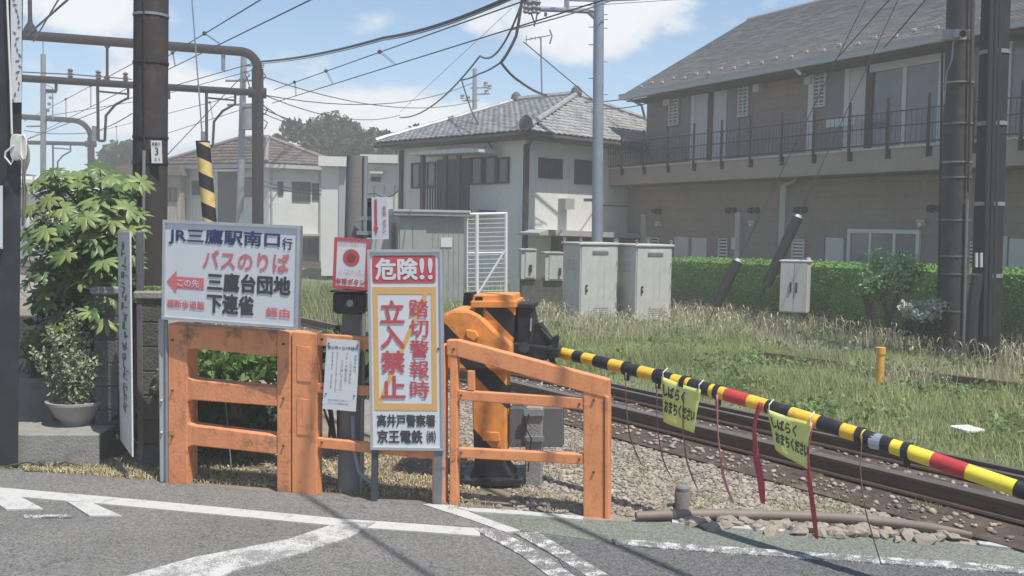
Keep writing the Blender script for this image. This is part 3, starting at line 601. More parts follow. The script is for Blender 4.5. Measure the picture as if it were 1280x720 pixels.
mb = MB(); b2.text(mb, '危険', .11, .853, .66, .955, .035, .006); b2.text(mb, '!!', .70, .855, .86, .955, .03, .006); mb.build('heading_lettering', m_sign, t)
mb = MB()
for (x0, y0, x1, y1) in ((.06, .20, .905, .235), (.06, .78, .905, .815), (.06, .235, .125, .78), (.84, .235, .905, .78)): b2.slab(mb, x0, y0, x1, y1, .001, .003)
b2.poly(mb, [(.125, .26), (.16, .235), (.80, .78), (.735, .78)], .0028); mb.build('yellow_border', m_sign_yellow, t)
mb = MB(); b2.text(mb, '立入禁止', .165, .255, .475, .755, .030, .006, True); b2.text(mb, '踏切警報時', .55, .255, .80, .76, .018, .006, True); mb.build('red_lettering', m_sign_red, t)
mb = MB(); b2.text(mb, '高井戸警察署', .095, .118, .875, .178, .03, .004); b2.text(mb, '京王電鉄', .095, .035, .70, .10, .03, .004); b2.text(mb, '㈱', .76, .035, .88, .10, .01, .004); mb.build('black_lettering', m_sign_black, t)
mdl = mat('sign_leg', (.07, .08, .09), .5, .2)
legs(b2, (.045,), t, mdl, .022); legs(b2, (.91,), t, mat('sign_leg_grey', (.16, .18, .18), .6), .03); legs(b2, (.985,), t, m_alu, .008, 'leg_edge', -.01)

# stub pole with emergency button
sp_base = G(438, 612); SPY = sp_base.y
t = thing('stub_pole', sp_base, 'grey concrete pole behind the fence carrying the red emergency button sign', 'pole')
mb = MB(); mb.cyl(sp_base - Vector((0, 0, .1)), at(445.5, 195, SPY), .105, .075, 16); mb.build('shaft', m_conc_pole, t, smooth=True)
mb = MB(); q = sp_base + Vector((.09, -.05, 0)); mb.cyl(q, at(457, 195, SPY - .05), .018, n=10); mb.build('conduit', m_galv, t, smooth=True)
mb = MB(); mb.tube([at(441, 520, SPY - .13), at(442, 560, SPY - .15), at(449, 590, SPY - .17), at(466, 606, SPY - .18), at(474, 612, SPY - .1)], .016, 8); mb.build('curved_conduit', m_galv, t, smooth=True)
b3 = board_from(415.5, 360, 459.5, 363, SPY - .13, SPY - .17, .41); b3.h = (361 - 297) / 1200 * (SPY - .15)
t = thing('emergency_button_sign', b3.p(.5, 0), 'small white sign with red border and red disc above the black button box', 'sign')
mb = MB(); b3.slab(mb, 0, 0, 1, 1, -.012, 0); mb.build('panel', m_sign, t)
mb = MB(); b3.frame(mb, .024, -.013, .004); mb.build('border', m_sign_red, t)
mb = MB(); b3.poly(mb, [(.5 + .235 * math.cos(a / 12 * math.pi), .62 + .165 * math.sin(a / 12 * math.pi)) for a in range(24)], .003); mb.build('disc', m_sign_red, t)
mb = MB(); b3.poly(mb, [(.5 + .12 * math.cos(a / 8 * math.pi), .62 + .085 * math.sin(a / 8 * math.pi)) for a in range(16)], .005); mb.build('disc_centre', mat('dark_red', (.22, .07, .06), .5), t)
mb = MB(); b3.text(mb, '非常ボタン', .09, .09, .91, .205, .03); mb.build('lettering', m_sign_red, t)
mb = MB(); b3.text(mb, '踏切内で危険なとき', .12, .85, .88, .90, .0, .004, False, 1); b3.text(mb, 'このボタンを', .2, .345, .8, .385, .0, .004, False, 1); b3.text(mb, 'つよく押してください', .12, .28, .88, .325, .0, .004, False, 1); mb.build('small_lettering', m_sign_faded, t)
t = thing('emergency_button_box', at(437, 392, SPY - .16), 'black emergency button box fixed on the concrete pole under its sign', 'button box')
c = at(438, 378, SPY - .16)
mb = MB(); mb.box(c, (.25, .11, .17), bev=.02); mb.build('box', m_black, t)
mb = MB(); mb.cyl(c + Vector((.01, -.055, .0)), c + Vector((.01, -.085, .0)), .05, .045, 18); mb.build('button_ring', m_dark_steel, t, smooth=True)
mb = MB(); mb.cyl(c + Vector((.01, -.085, .0)), c + Vector((.01, -.10, .0)), .028, .024, 16); mb.build('button', mat('button_glass', (.09, .13, .13), .2), t, smooth=True)
mb = MB(); mb.box(c + Vector((0, -.03, .09)), (.27, .17, .012), bev=.004); mb.build('hood', m_black, t)
b4 = board_from(465, 299, 485, 299, SPY - .16, SPY - .20, .3); b4.h = 51 / 1200 * SPY
t = thing('arrow_sign', b4.p(.5, 0), 'small upright white sign with a long red down arrow above the danger sign', 'sign')
mb = MB(); b4.slab(mb, 0, 0, 1, 1, -.01, 0); mb.build('panel', m_sign, t)
mb = MB(); b4.poly(mb, [(.18, .95), (.34, .95), (.34, .28), (.42, .28), (.26, .08), (.10, .28), (.18, .28)], .003); mb.build('arrow', m_sign_red, t)
mb = MB(); b4.text(mb, '非常', .68, .55, .90, .80, .02, .003, True); b4.text(mb, 'ボタン', .68, .14, .90, .48, .02, .003, True); mb.build('lettering', m_sign_faded, t)
mb = MB(); mb.box(b4.p(-.4, .5, -.03), (.16, .02, .03)); mb.build('bracket', m_galv, t); mb = MB(); mb.box(b4.p(-.4, .15, -.03), (.16, .02, .03)); mb.build('bracket', m_galv, t)
t = thing('speaker_box', at(455, 295, SPY), 'dark box on the back of the concrete pole behind the arrow sign', 'box')
mb = MB(); c = at(457, 273, SPY + .05); mb.box(c, (.15, .16, .26), bev=.01); mb.build('body', m_dark_steel, t); mb = MB(); mb.box(c + Vector((0, 0, .145)), (.18, .19, .02)); mb.build('lid', m_dark_steel, t); mb = MB(); mb.box(c - Vector((0, 0, .14)), (.17, .18, .015)); mb.build('base', m_dark_steel, t)
# notice on the fence
b5 = Board(fpl.at(403, 511, .03), fpl.at(444.5, 514.5, .03) - fpl.at(403, 511, .03), (fpl.at(409, 423, .03) - fpl.at(403.5, 511, .03)), 1, 1)
b5.w = (fpl.at(444.5, 514.5, .03) - fpl.at(403, 511, .03)).length; b5.h = (fpl.at(409, 423, .03) - fpl.at(403.5, 511, .03)).length
b5.n = -Vector((fpl.n.x, fpl.n.y, 0)) * -1
t = thing('notice_sheet', b5.p(.5, 0), 'slightly crooked white notice sheet in small print tied to the orange fence', 'notice')
mb = MB(); b5.slab(mb, 0, 0, 1, 1, -.004, 0); mb.build('panel', m_sign, t)
m_print = mat('grey_print', (.14, .14, .15), .6)
mb = MB()
b5.text(mb, '富士見ヶ丘7号踏切', .05, .86, .95, .905, .015, .002, False, 1)
for (s, x, y0, y1, w) in (('非常の時は', .86, .55, .80, .07), ('このボタンを', .73, .38, .70, .075), ('ブザーが鳴るまで', .60, .38, .82, .075), ('つよく押してください。', .47, .22, .72, .075), ('非常ボタンをみだりに押すと罰せられます', .33, .24, .83, .045), ('緊急連絡先 京王電鉄', .19, .3, .82, .045)):
    b5.text(mb, s, x, y0, x + w, y1, .0, .002, True, 1)
b5.text(mb, '非常の場合以外は押さないで', .16, .125, .85, .15, .0, .002, False, 1); b5.text(mb, 'ください 京王電鉄株式会社', .14, .08, .78, .105, .0, .002, False, 1)
mb.build('lettering', m_print, t)
mb = MB()
for x, y in ((.07, .93), (.93, .93), (.08, .22), (.93, .22)): mb.cyl(b5.p(x, y, 0), b5.p(x, y, .006), .007, n=8)
mb.build('fixing', mat('rust_spot', (.25, .1, .06), .7), t)
# ------------------------------------------------------------------ crossing gate machine and arm
gpl = Plane(G(610, 603), Vector((1, -.16)))
base0 = gpl.at(610, 603)
gate = thing('crossing_gate', (base0.x, base0.y, 0), 'orange and black level crossing gate machine with lowered striped barrier arm', 'crossing gate')
def gpart(pts, o0, o1, name, material, bev=.01, parent=gate):
    mb = MB(); mb.pprism(gpl, pts, o0, o1); ob = mb.build(name, material, parent)
    if bev: m = ob.modifiers.new('bevel', 'BEVEL'); m.width = bev; m.segments = 2; m.limit_method = 'ANGLE'; m.angle_limit = .5
    return ob
HZ = .46
m_hazard = stripe_mat('hazard_paint', (.82, .31, .075), (.026, .026, .028), (.70, 0, .71), .44, .70, .5, HZ)
gpart([(570, 600), (653, 600), (653, 608), (570, 608)], -.32, .18, 'base_plate', m_black, .006)
gpart([(586, 598), (592, 582), (594, 560), (626, 560), (630, 582), (642, 598)], -.16, .10, 'pedestal', m_black, .012)
for x in (578, 646):
    for o in (.12, -.26):
        mb = MB(); p = gpl.at(x, 600, o); mb.cyl(p, p + Vector((0, 0, .05)), .018, n=6); mb.build('bolt', m_black, gate)
gpart([(588, 448), (633, 452), (633, 566), (592, 566)], -.14, .08, 'column', m_hazard, .014)
gpart([(603, 540), (624, 541), (624, 552), (603, 551)], .08, .10, 'hinge', m_gate_orange, .003)
# main housing with the rounded shoulder on the left
gpart([(556, 392), (566, 387), (586, 387), (600, 394), (618, 412), (640, 430), (640, 452), (632, 464), (560, 464), (548, 452), (548, 400)], -.26, .16, 'housing', m_hazard, .025)
gpart([(590, 384), (644, 384), (640, 430), (605, 424), (593, 400)], -.22, .12, 'motor_box', m_hazard, .012)
gpart([(588, 376), (645, 376), (645, 385), (588, 385)], -.26, .15, 'flange', m_gate_orange, .008)
gpart([(592, 368.5), (642, 368.5), (643, 376.5), (590, 376.5)], -.22, .12, 'lid', m_gate_orange, .008)
gpart([(594, 371), (603, 371), (605, 420), (594, 408)], .121, .14, 'strap', m_black, .004)
gpart([(582, 412), (594, 414), (598, 421), (592, 427), (583, 421)], .165, .20, 'latch', m_gate_orange, .006)
mb = MB(); c = gpl.at(583, 397, .05); mb.cyl(c - Vector((0, 0, .02)), c + Vector((0, 0, .035)), .05, .03, 14); mb.build('lamp_cover', m_alu, gate, smooth=True)
# drive head on the right
gpart([(646, 384), (664, 384), (668, 405), (666, 440), (646, 440)], -.18, .06, 'gear_case', m_black, .012)
gpart([(643, 379), (667, 380), (667, 386), (643, 385)], -.20, .08, 'gear_cap', m_dark_steel, .006)
gpart([(666, 404), (676, 404), (694, 430), (690, 442), (668, 440)], -.10, .0, 'crank_plate', m_black, .006)
gpart([(640, 428), (700, 436), (699, 447), (672, 452), (640, 446)], -.14, .08, 'arm_bracket', m_black, .01)
gpart([(690, 422), (697, 418), (699, 424), (693, 450), (696, 458), (690, 459), (686, 448)], .0, .05, 'clevis', m_black, .006)
mb = MB(); mb.cyl(gpl.at(655, 434, .06), gpl.at(655, 434, .12), .045, n=16); mb.cyl(gpl.at(688, 434, .05), gpl.at(688, 434, .1), .022, n=12); mb.cyl(gpl.at(676, 411, .0), gpl.at(692, 428, .02), .008, n=6); mb.build('pivot', m_dark_steel, gate, smooth=True)
mb = MB(); mb.cyl(gpl.at(664, 398, .07), gpl.at(663, 414, .07), .008, n=6); mb.build('grease_rod', m_alu, gate)
gpart([(578, 384), (592, 384), (590, 366), (580, 366)], -.5, -.3, 'rear_hinge', m_black, .006)
mb = MB(); mb.tube([gpl.at(652, 446, .1), gpl.at(655, 458, .12), gpl.at(664, 463, .12), gpl.at(680, 456, .1), gpl.at(688, 450, .06)], .008, 6); mb.build('cable', m_black, gate)

armA = at(694, 439.5, 7.75); armB = at(1290, 617, 5.0)
adir = (armB - armA); ahor = Vector((adir.x, adir.y)).normalized(); apl = Plane(armA, ahor)
def arm_pt(px):   # point of the arm axis that shows at column px (slight sag)
    a, _ = apl.hit(px, 500); L = Vector((adir.x, adir.y)).length; t = a / L
    return Vector((armA.x + adir.x * t, armA.y + adir.y * t, armA.z + adir.z * t + .055 * math.sin(math.pi * max(0, min(1, t)))))
AR = .0465
arm = MB(); arm.tube([arm_pt(px) for px in (692, 697)], AR * .95, 14); arm_o = arm.build('barrier_arm', m_black, gate, smooth=True)
bounds = [(697, 718, 'y'), (718, 729.5, 'b'), (729.5, 744, 'y'), (744, 763, 'b'), (763, 781, 'y'), (781, 800, 'b'), (800, 820, 'y'), (820, 841, 'b'), (841, 863, 'y'), (863, 889, 'b'), (889, 908, 'y'), (908, 937, 'r'), (937, 960, 'y'), (960, 990, 'b'), (990, 1026, 'y'), (1026, 1055, 'b'), (1055, 1083, 'y'), (1083, 1118, 'b'), (1118, 1170, 'Y'), (1170, 1214, 'r'), (1214, 1276, 'Y'), (1276, 1330, 'b'), (1330, 1400, 'Y'), (1400, 1480, 'b')]
for x0, x1, c in bounds:
    mb = MB(); n = 3; mb.tube([arm_pt(x0 + (x1 - x0) * k / n) for k in range(n + 1)], AR * (1.02 if c == 'b' else 1.0) * (.97 if c in 'Y' else 1), 16)
    mb.build('stripe', {'y': m_yellow, 'Y': m_yellow2, 'b': m_black, 'r': m_red}[c], arm_o, smooth=True)
for px in (783, 822, 856, 898, 1078, 1137):
    mb = MB(); p = arm_pt(px); d = Vector((ahor.x, ahor.y, 0)); mb.cyl(p - d * .02, p + d * .02, AR * 1.16, n=16); mb.box(p - Vector((0, 0, AR + .02)), (.03, .025, .05), rz=math.atan2(ahor.y, ahor.x)); mb.build('clamp', m_black, arm_o)
mb = MB(); p = arm_pt(1100); mb.cyl(p - Vector((ahor.x, ahor.y, 0)) * .04, p + Vector((ahor.x, ahor.y, 0)) * .03, AR * 1.07, n=14); mb.build('silver_tape', m_alu, arm_o)

# hanging banners
def banner(c4, label, txt_cut):
    # c4: TL TR BR BL pixel corners on the arm's vertical plane
    P = [apl.hit(x, y, .05) for x, y in c4]; nx, ny = 14, 10; vs = []
    def pos(u, v):
        a = (P[0][0] * (1 - u) + P[1][0] * u) * v + (P[3][0] * (1 - u) + P[2][0] * u) * (1 - v); z = (P[0][1] * (1 - u) + P[1][1] * u) * v + (P[3][1] * (1 - u) + P[2][1] * u) * (1 - v)
        o = .055 + .006 * math.sin(u * 7 + 1.5 * v) + .010 * (1 - v) * math.sin(u * 3.1) + .003 * math.sin(v * 9 + u * 4)
        return apl.pt(a, z - .012 * math.sin(math.pi * u) * v, o)
    for j in range(ny + 1):
        for i in range(nx + 1): vs.append(pos(i / nx, j / ny))
    mb = MB(); mb.add(vs, [(j * (nx + 1) + i, j * (nx + 1) + i + 1, (j + 1) * (nx + 1) + i + 1, (j + 1) * (nx + 1) + i) for j in range(ny) for i in range(nx)])
    t = thing('banner', (vs[0] + vs[nx]) / 2, label, 'banner', 'yellow banners on the barrier arm')
    cl = mb.build('cloth', m_banner, t, smooth=True); so_ = cl.modifiers.new('thick', 'SOLIDIFY'); so_.thickness = .003
    mt = MB()
    for s, x0, y0, x1, y1 in txt_cut:
        V, F = text_mesh(s, 0.0, 2); mn, mx = V.min(0), V.max(0); q = (V - mn) / (mx - mn) * np.array([x1 - x0, y1 - y0]) + np.array([x0, y0])
        n = Vector((apl.n.x, apl.n.y, 0))
        for k, (ox, oy) in enumerate(((0, 0), (.008, 0), (0, .012), (-.008, 0), (0, -.012))): mt.add([pos(a + ox, b + oy) + n * (.006 + .0002 * k) for a, b in q], F)
    mt.build('lettering', m_sign_black, t)
    mb = MB()
    for u in (.04, .96): p = pos(u, .97); mb.tube([p, p + Vector((0, 0, .04)), p + Vector((0, 0, .07)) - Vector((apl.n.x, apl.n.y, 0)) * .05], .004, 5)
    mb.build('tie', m_rope, t)
banner([(828, 470), (877, 487), (868, 541), (830, 527)], 'lime yellow banner hanging from the barrier arm nearer the gate machine', [('しばらく', .06, .60, .62, .86), ('おまちください', .08, .24, .97, .52)])
banner([(960, 511), (1016, 528), (1010, 586), (970, 562)], 'lime yellow banner hanging from the barrier arm beside the long red ribbons', [('しばらく', .08, .60, .66, .86), ('おまちください', .12, .24, 1.0, .52)])
def ribbon(pts, w, material, label, wid2=None):
    q = []
    for k, (x, y) in enumerate(pts):
        a, z = apl.hit(x, y, .045); q.append(apl.pt(a, max(z, .02), .05 + .012 * math.sin(k * 1.7)))
    fin = []
    for i in range(len(q) - 1):
        for s in range(5): t = s / 5; fin.append(q[i].lerp(q[i + 1], t))
    fin.append(q[-1])
    for _ in range(3): fin = [fin[0]] + [(fin[i - 1] + fin[i] * 2 + fin[i + 1]) / 4 for i in range(1, len(fin) - 1)] + [fin[-1]]
    mb = MB(); vs = []
    for k, p in enumerate(fin):
        a = .5 * math.sin(k * .35); wv = Vector((ahor.x * math.cos(a) + apl.n.x * math.sin(a), ahor.y * math.cos(a) + apl.n.y * math.sin(a), 0)) * w; vs += [p - wv, p + wv]
    mb.add(vs, [(2 * k, 2 * k + 1, 2 * k + 3, 2 * k + 2) for k in range(len(fin) - 1)])
    o = mb.build('ribbon', material, None, smooth=True); m = o.modifiers.new('thick', 'SOLIDIFY'); m.thickness = .003; tag(o, label, 'ribbon', 'ribbons hanging from the barrier arm')
ribbon([(783, 466), (784, 500), (787, 545), (793, 563), (803, 580)], .006, m_ribbon_thin, 'thin faded ribbon hanging from the barrier arm closest to the orange fence')
ribbon([(822, 480), (823, 520), (826, 565), (832, 585), (841, 597)], .006, m_ribbon_thin, 'thin faded ribbon hanging just left of the first yellow banner')
ribbon([(856, 488), (855, 530), (858, 575), (865, 598), (874, 612)], .007, m_ribbon_thin, 'thin brownish ribbon hanging in front of the first yellow banner')
ribbon([(897, 493), (899, 540), (903, 590), (909, 613), (918, 628)], .009, m_ribbon_pink, 'thin ribbon with pink end hanging right of the first yellow banner')
ribbon([(952, 503), (944, 530), (946, 575), (951, 605), (955, 629)], .022, m_ribbon, 'broad dark red ribbon hanging left of the second yellow banner')
ribbon([(1015, 528), (1011, 565), (1013, 610), (1017, 645), (1022, 673)], .015, m_ribbon, 'long red ribbon reaching the paving at right edge of the second banner')
ribbon([(1078, 545), (1077, 590), (1082, 640), (1093, 680), (1103, 705)], .004, m_ribbon_thin, 'hair thin long brown ribbon trailing down to the worn dashed line')

# ------------------------------------------------------------------ small trackside furniture
c = G(667, 607)
t = thing('junction_post', c, 'square concrete post behind the fence with two grey junction boxes', 'post')
pl = Plane(c, Vector((1, -.12)))
mb = MB(); mb.box((c.x, c.y, (at(667, 507, c.y).z) / 2), (.135, .12, at(667, 507, c.y).z), rz=-.12, bev=.01); mb.build('post', m_conc, t)
for x0, x1 in ((637, 658), (677, 704)):
    mb = MB(); mb.pprism(pl, [(x0, 510), (x1, 510), (x1, 559), (x0, 559)], -.09, .02); ob = mb.build('junction_box', mat('dark_grey_box', (.13, .13, .125), .6, var=.1), t); m = ob.modifiers.new('b', 'BEVEL'); m.width = .008; m.segments = 2
mb = MB(); mb.pprism(pl, [(655, 512), (680, 512), (680, 520), (655, 520)], .06, .08); mb.build('strap', m_galv, t); mb = MB(); mb.pprism(pl, [(655, 546), (680, 546), (680, 552), (655, 552)], .06, .08); mb.build('strap', m_galv, t)
mb = MB(); mb.tube([pl.at(661, 518, .1), pl.at(657, 535, .1), pl.at(664, 548, .1), pl.at(660, 590, .1)], .006, 5); mb.build('cable', m_black, t)
c = G(852.5, 637)
t = thing('survey_marker', c, 'short round grey concrete stub standing in the ballast by the conduit', 'marker')
mb = MB(); h = at(852, 609, c.y).z; mb.lathe(c, [(.055, -.02), (.057, h * .8), (.05, h * .85), (.052, h), (.04, h + .012), (.0, h + .015)], 18); mb.build('body', mat('stub_concrete', (.17, .165, .155), .9, var=.2, bump=.4), t, smooth=True)
mb = MB(); mb.lathe(c + Vector((0, 0, h)), [(.053, -.02), (.054, .0), (.042, .014), (.0, .02)], 18); mb.build('cap', m_conc_pole, t, smooth=True)
mb = MB(); pts = [(795, 645), (840, 643), (900, 643), (960, 644), (1020, 646), (1070, 649), (1120, 654), (1170, 661), (1215, 669)]
mb.tube([G(x, y, .05) for x, y in pts], [.030, .036, .038, .038, .038, .038, .036, .034, .02], 12); o = mb.build('conduit', m_hose, None, smooth=True); tag(o, 'long tan conduit pipe lying across the stones beside the green paving', 'pipe')
mb = MB(); mb.tube([G(600, 634, .03), G(650, 632, .035), G(720, 634, .03)], .0, 6) if False else None
c = G(1099, 482)
t = thing('marker_post', c, 'orange yellow marker post standing alone in the grass', 'post')
mb = MB(); h = at(1099, 436, c.y).z; mb.cyl(c, c + Vector((0, 0, h)), .055, n=14); mb.build('shaft', m_marker, t, smooth=True)
mb = MB(); mb.cyl(c + Vector((0, 0, h * .86)), c + Vector((0, 0, h + .02)), .066, n=14); mb.build('cap', m_marker, t, smooth=True)
c = G(1209, 536, .10); mb = MB(); mb.box(c, (.23, .24, .03), rz=.3, bev=.006); o = mb.build('white_slab', mat('white_slab', (.72, .72, .70), .7)); tag(o, 'small flat white slab lying in the grass right of the marker post', 'slab')

# ------------------------------------------------------------------ relay cabinets
def cabinet(px, py, rz, w, d, h, label, group):
    c = G(px, py); t = thing('relay_cabinet', c, label, 'equipment cabinet', group, rz)
    W = mat_world(t)
    def bx(name, cc, size, m, bev=0.0): mb = MB(); mb.box(cc, size, bev=bev); mb.v = [tuple(W @ Vector(v)) for v in mb.v]; return mb.build(name, m, t)
    bx('body', (w / 2, d / 2, h / 2 + .02), (w, d, h - .04), m_cab, .008)
    bx('lid', (w / 2, d / 2, h + .03), (w + .08, d + .08, .05), m_cab, .012)
    bx('door', (w / 2, -.008, h / 2 + .02), (w - .05, .02, h - .12), m_cab, .006)
    bx('nameplate', (w / 2 + .02, -.025, h - .16), (w * .42, .01, .07), m_plate, .002)
    bx('label_plate', (w / 2 + .02, -.0195, h - .085), (w * .42, .004, .045), mat('pale_plate', (.6, .6, .55), .5))
    hd = bx('handle', (.15, -.035, h * .46), (.045, .03, .15), m_dark_steel, .006); bx('knob', (.15, -.055, h * .46), (.03, .02, .06), m_alu, .004)
    for hz_ in (.25, .5, .78): bx('hinge', (w - .03, -.024, h * hz_), (.02, .02, .09), m_cab_dark, .003)
    for k in range(5): bx('vent_slot', (-.004, d / 2, h * .80 - k * .05), (.012, d * .45, .018), m_cab_dark)
    for k in range(4): bx('vent_slot', (w / 2 + .05, -.022, .22 + k * .045), (w * .4, .008, .014), m_cab_dark)
    bx('plinth', (w / 2, d / 2, -.05), (w + .06, d + .06, .18), m_conc, .01)
    for a in (.02, w * .98):
        for b in (.02, d * .98):
            mb = MB(); p = Vector((a, b, h + .05)); mb.cyl(W @ p, W @ (p + Vector((0, 0, .03))), .022, n=8); R = [W @ (p + Vector((.03 * math.cos(k * math.pi / 5), 0, .065 + .03 * math.sin(k * math.pi / 5)))) for k in range(11)]; mb.tube(R, .009, 5); mb.build('lifting_eye', m_galv, t)
    return t
cabinet(723.5, 406, .40, .90, .82, 1.68, 'left one of the paired beige equipment cabinets, in front of the tall blue grey pole', 'paired beige equipment cabinets')
cabinet(793, 407, .40, .88, .98, 1.66, 'right one of the paired beige equipment cabinets, next to the green hedge', 'paired beige equipment cabinets')
c = G(975, 405); c2 = at(975, 392, 18.6)
t = thing('small_cabinet', (c2.x, c2.y, 0), 'small pale grey two door cabinet raised on a post before the hedge', 'equipment cabinet', None, -.42)
W = mat_world(t); zb, zt = at(975, 390, c2.y).z, at(975, 327, c2.y).z
def lb(name, cc, size, m, par, W, bev=.0): mb = MB(); mb.box(cc, size, bev=bev); mb.v = [tuple(W @ Vector(v)) for v in mb.v]; return mb.build(name, m, par)
w, d = .52, .42
lb('body', (w / 2 - .02, d / 2, (zb + zt) / 2), (w, d, zt - zb), m_cab, t, W, .008)
lb('lid', (w / 2 - .02, d / 2, zt + .015), (w + .05, d + .05, .03), m_cab, t, W, .006)
for k in (0, 1):
    dr = lb('door', (w * (.25 + .5 * k) - .02, -.01, (zb + zt) / 2), (w / 2 - .012, .02, zt - zb - .04), m_cab, t, W, .004); lb('handle', (w / 2 - .02 + (-.055 if k == 0 else .055), -.03, (zb + zt) / 2), (.03, .02, .2), m_dark_steel, dr, W, .004)
lb('post', (w / 2, d / 2, zb / 2), (.12, .12, zb), m_galv, t, W)
mb = MB(); mb.cyl(W @ Vector((w - .05, d / 2, zt + .02)), W @ Vector((w - .05, d / 2, zt + .09)), .05, .04, 12); mb.build('vent', m_cab, t, smooth=True)

# ------------------------------------------------------------------ windows etc. on a Plane
def window(pl, a0, z0, a1, z1, parent, o=0.0, n=2, fm=None, gm=None, name='window', ft=.05, mul=None):
    fm = fm or m_frame_d; gm = gm or m_glass; mb = MB()
    mb.pbox(pl, a0, z0, a1, z0 + ft, o - .04, o + .05); mb.pbox(pl, a0, z1 - ft, a1, z1, o - .04, o + .05)
    mb.pbox(pl, a0, z0 + ft, a0 + ft, z1 - ft, o - .04, o + .045); mb.pbox(pl, a1 - ft, z0 + ft, a1, z1 - ft, o - .04, o + .045)
    for k in range(1, n): c = a0 + (a1 - a0) * k / n; mb.pbox(pl, c - ft * .4, z0 + ft, c + ft * .4, z1 - ft, o - .03, o + .04)
    f = mb.build(name, fm, parent)
    for k in range(n):
        x0 = a0 + (a1 - a0) * k / n + ft * .4 + .001; x1 = a0 + (a1 - a0) * (k + 1) / n - ft * .4 - .001
        if k == 0: x0 = a0 + ft
        if k == n - 1: x1 = a1 - ft
        mb = MB(); mb.pbox(pl, x0, z0 + ft, x1, z1 - ft, o - .025, o + .008 + .008 * (k % 2)); mb.build('pane', gm, f)
    return f
def pw(pl, x0, y0, x1, y1, parent, o=0.0, **k):   # window from pixel corners
    a0, z1 = pl.hit(x0, y0, o); a1, z0 = pl.hit(x1, y1, o)
    if a0 > a1: a0, a1 = a1, a0
    return window(pl, a0, min(z0, z1), a1, max(z0, z1), parent, o, **k)
def pb(pl, x0, y0, x1, y1, parent, o0, o1, name, m, bev=0):  # box part from pixel corners on the plane
    a0, z1 = pl.hit(x0, y0, o1); a1, z0 = pl.hit(x1, y1, o1)
    if a0 > a1: a0, a1 = a1, a0
    mb = MB(); mb.pbox(pl, a0, z0, a1, z1, o0, o1); return mb.build(name, m, parent)

# ------------------------------------------------------------------ apartment building
AP = Plane(at(807, 200, 30.5), Vector((.478, -.878)))
apt = thing('apartment_building', AP.pt(6, 0, -3), 'two storey brown apartment block with grey slate roof and long railed balcony', 'apartment building')
aL = 0.0; aR = 26.0; LOW = .35; DK = 1.25; EV = .85
zd_top = AP.hit(960, 197, DK)[1]; zd_bot = AP.hit(960, 222, DK)[1]; z_eave = AP.hit(960, 84, EV)[1]
ridge_a = None
aE, _ = AP.hit(779, 112, EV)
# ridge: same end s, further back
lo, hi = 0.0, 14.0
for _ in range(40):
    mid = (lo + hi) / 2; p = AP.pt(aE, 5, EV - mid); 
    v = p - Vector((0, 0, CAM_H)); px = 640 + FOC * v.dot(Rv) / v.dot(Fv)
    if px < 930: lo = mid
    else: hi = mid
RD = (lo + hi) / 2; p = AP.pt(aE, 5, EV - RD); zr = at(930, 25, p.y).z
BACK = EV - 2 * RD
def apbox(a0, z0, a1, z1, o0, o1, name, m, par=None): mb = MB(); mb.pbox(AP, a0, z0, a1, z1, o0, o1); return mb.build(name, m, par or apt)
aLow = AP.hit(785, 280, LOW)[0]
apbox(aLow, -.1, aR, zd_bot + .1, BACK + .9, LOW, 'lower_wall', m_wall_brown)
apbox(aL, zd_bot + .1, aR, z_eave + .15, BACK + .9, 0, 'upper_wall', m_wall_brown)
for (o_, z0_, z1_, a0_) in ((LOW, .3, zd_bot, aLow), (0, zd_top, z_eave - .2, aL)):
    mb = MB(); z = z0_ + .15
    while z < z1_: mb.pbox(AP, a0_ + .01, z, aR, z + .012, o_ - .01, o_ + .006); z += .303
    stuff(mb.build('siding_joints', mat('siding_joint', (.20, .162, .138), .9), apt))
aD = AP.hit(756, 222, DK)[0]
apbox(aD, zd_bot, aR, zd_top, -.2, DK, 'balcony_deck', m_deck)
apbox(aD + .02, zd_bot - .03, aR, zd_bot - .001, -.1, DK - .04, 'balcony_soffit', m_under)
apbox(aD - .01, zd_top, aR, zd_top + .04, DK - .08, DK + .03, 'deck_coping', mat('pale_coping', (.5, .48, .45), .6))
# roof: two slopes as stepped shingle courses
def slope(o_e, o_r, ze, zr_, name):
    mb = MB(); n = 60
    for k in range(n):
        t0, t1 = k / n, (k + 1) / n; oa, ob = o_e + (o_r - o_e) * t0, o_e + (o_r - o_e) * t1; za, zb_ = ze + (zr_ - ze) * t0, ze + (zr_ - ze) * t1; a = aE - .02 * (k % 2)
        r = random.Random(k); x = aE
        while x < aR + 1:
            x2 = min(aR + 1, x + r.uniform(.28, .34)); e = r.uniform(.020, .026)
            mb.add([AP.pt(x, za + e, oa), AP.pt(x2, za + e, oa), AP.pt(x2, zb_ + .003, ob), AP.pt(x, zb_ + .003, ob), AP.pt(x, za - .005, oa), AP.pt(x2, za - .005, oa)], [(0, 1, 2, 3), (4, 5, 1, 0)]); x = x2
    o = mb.build(name, m_roof_slate, apt); o['kind'] = 'stuff'; return o
slope(EV, EV - RD, z_eave, zr, 'shingles'); slope(BACK, EV - RD, z_eave, zr, 'shingles')
mb = MB(); 
mb.prism([AP.pt(aE + .02, z_eave - .18, EV - .02), AP.pt(aE + .02, z_eave - .02, EV - .02), AP.pt(aE + .02, zr - .02, EV - RD), AP.pt(aE + .02, z_eave - .02, BACK + .02), AP.pt(aE + .02, z_eave - .18, BACK + .02), AP.pt(aE + .02, zr - .24, EV - RD)],
         [AP.pt(aR + 1, z_eave - .18, EV - .02), AP.pt(aR + 1, z_eave - .02, EV - .02), AP.pt(aR + 1, zr - .02, EV - RD), AP.pt(aR + 1, z_eave - .02, BACK + .02), AP.pt(aR + 1, z_eave - .18, BACK + .02), AP.pt(aR + 1, zr - .24, EV - RD)])
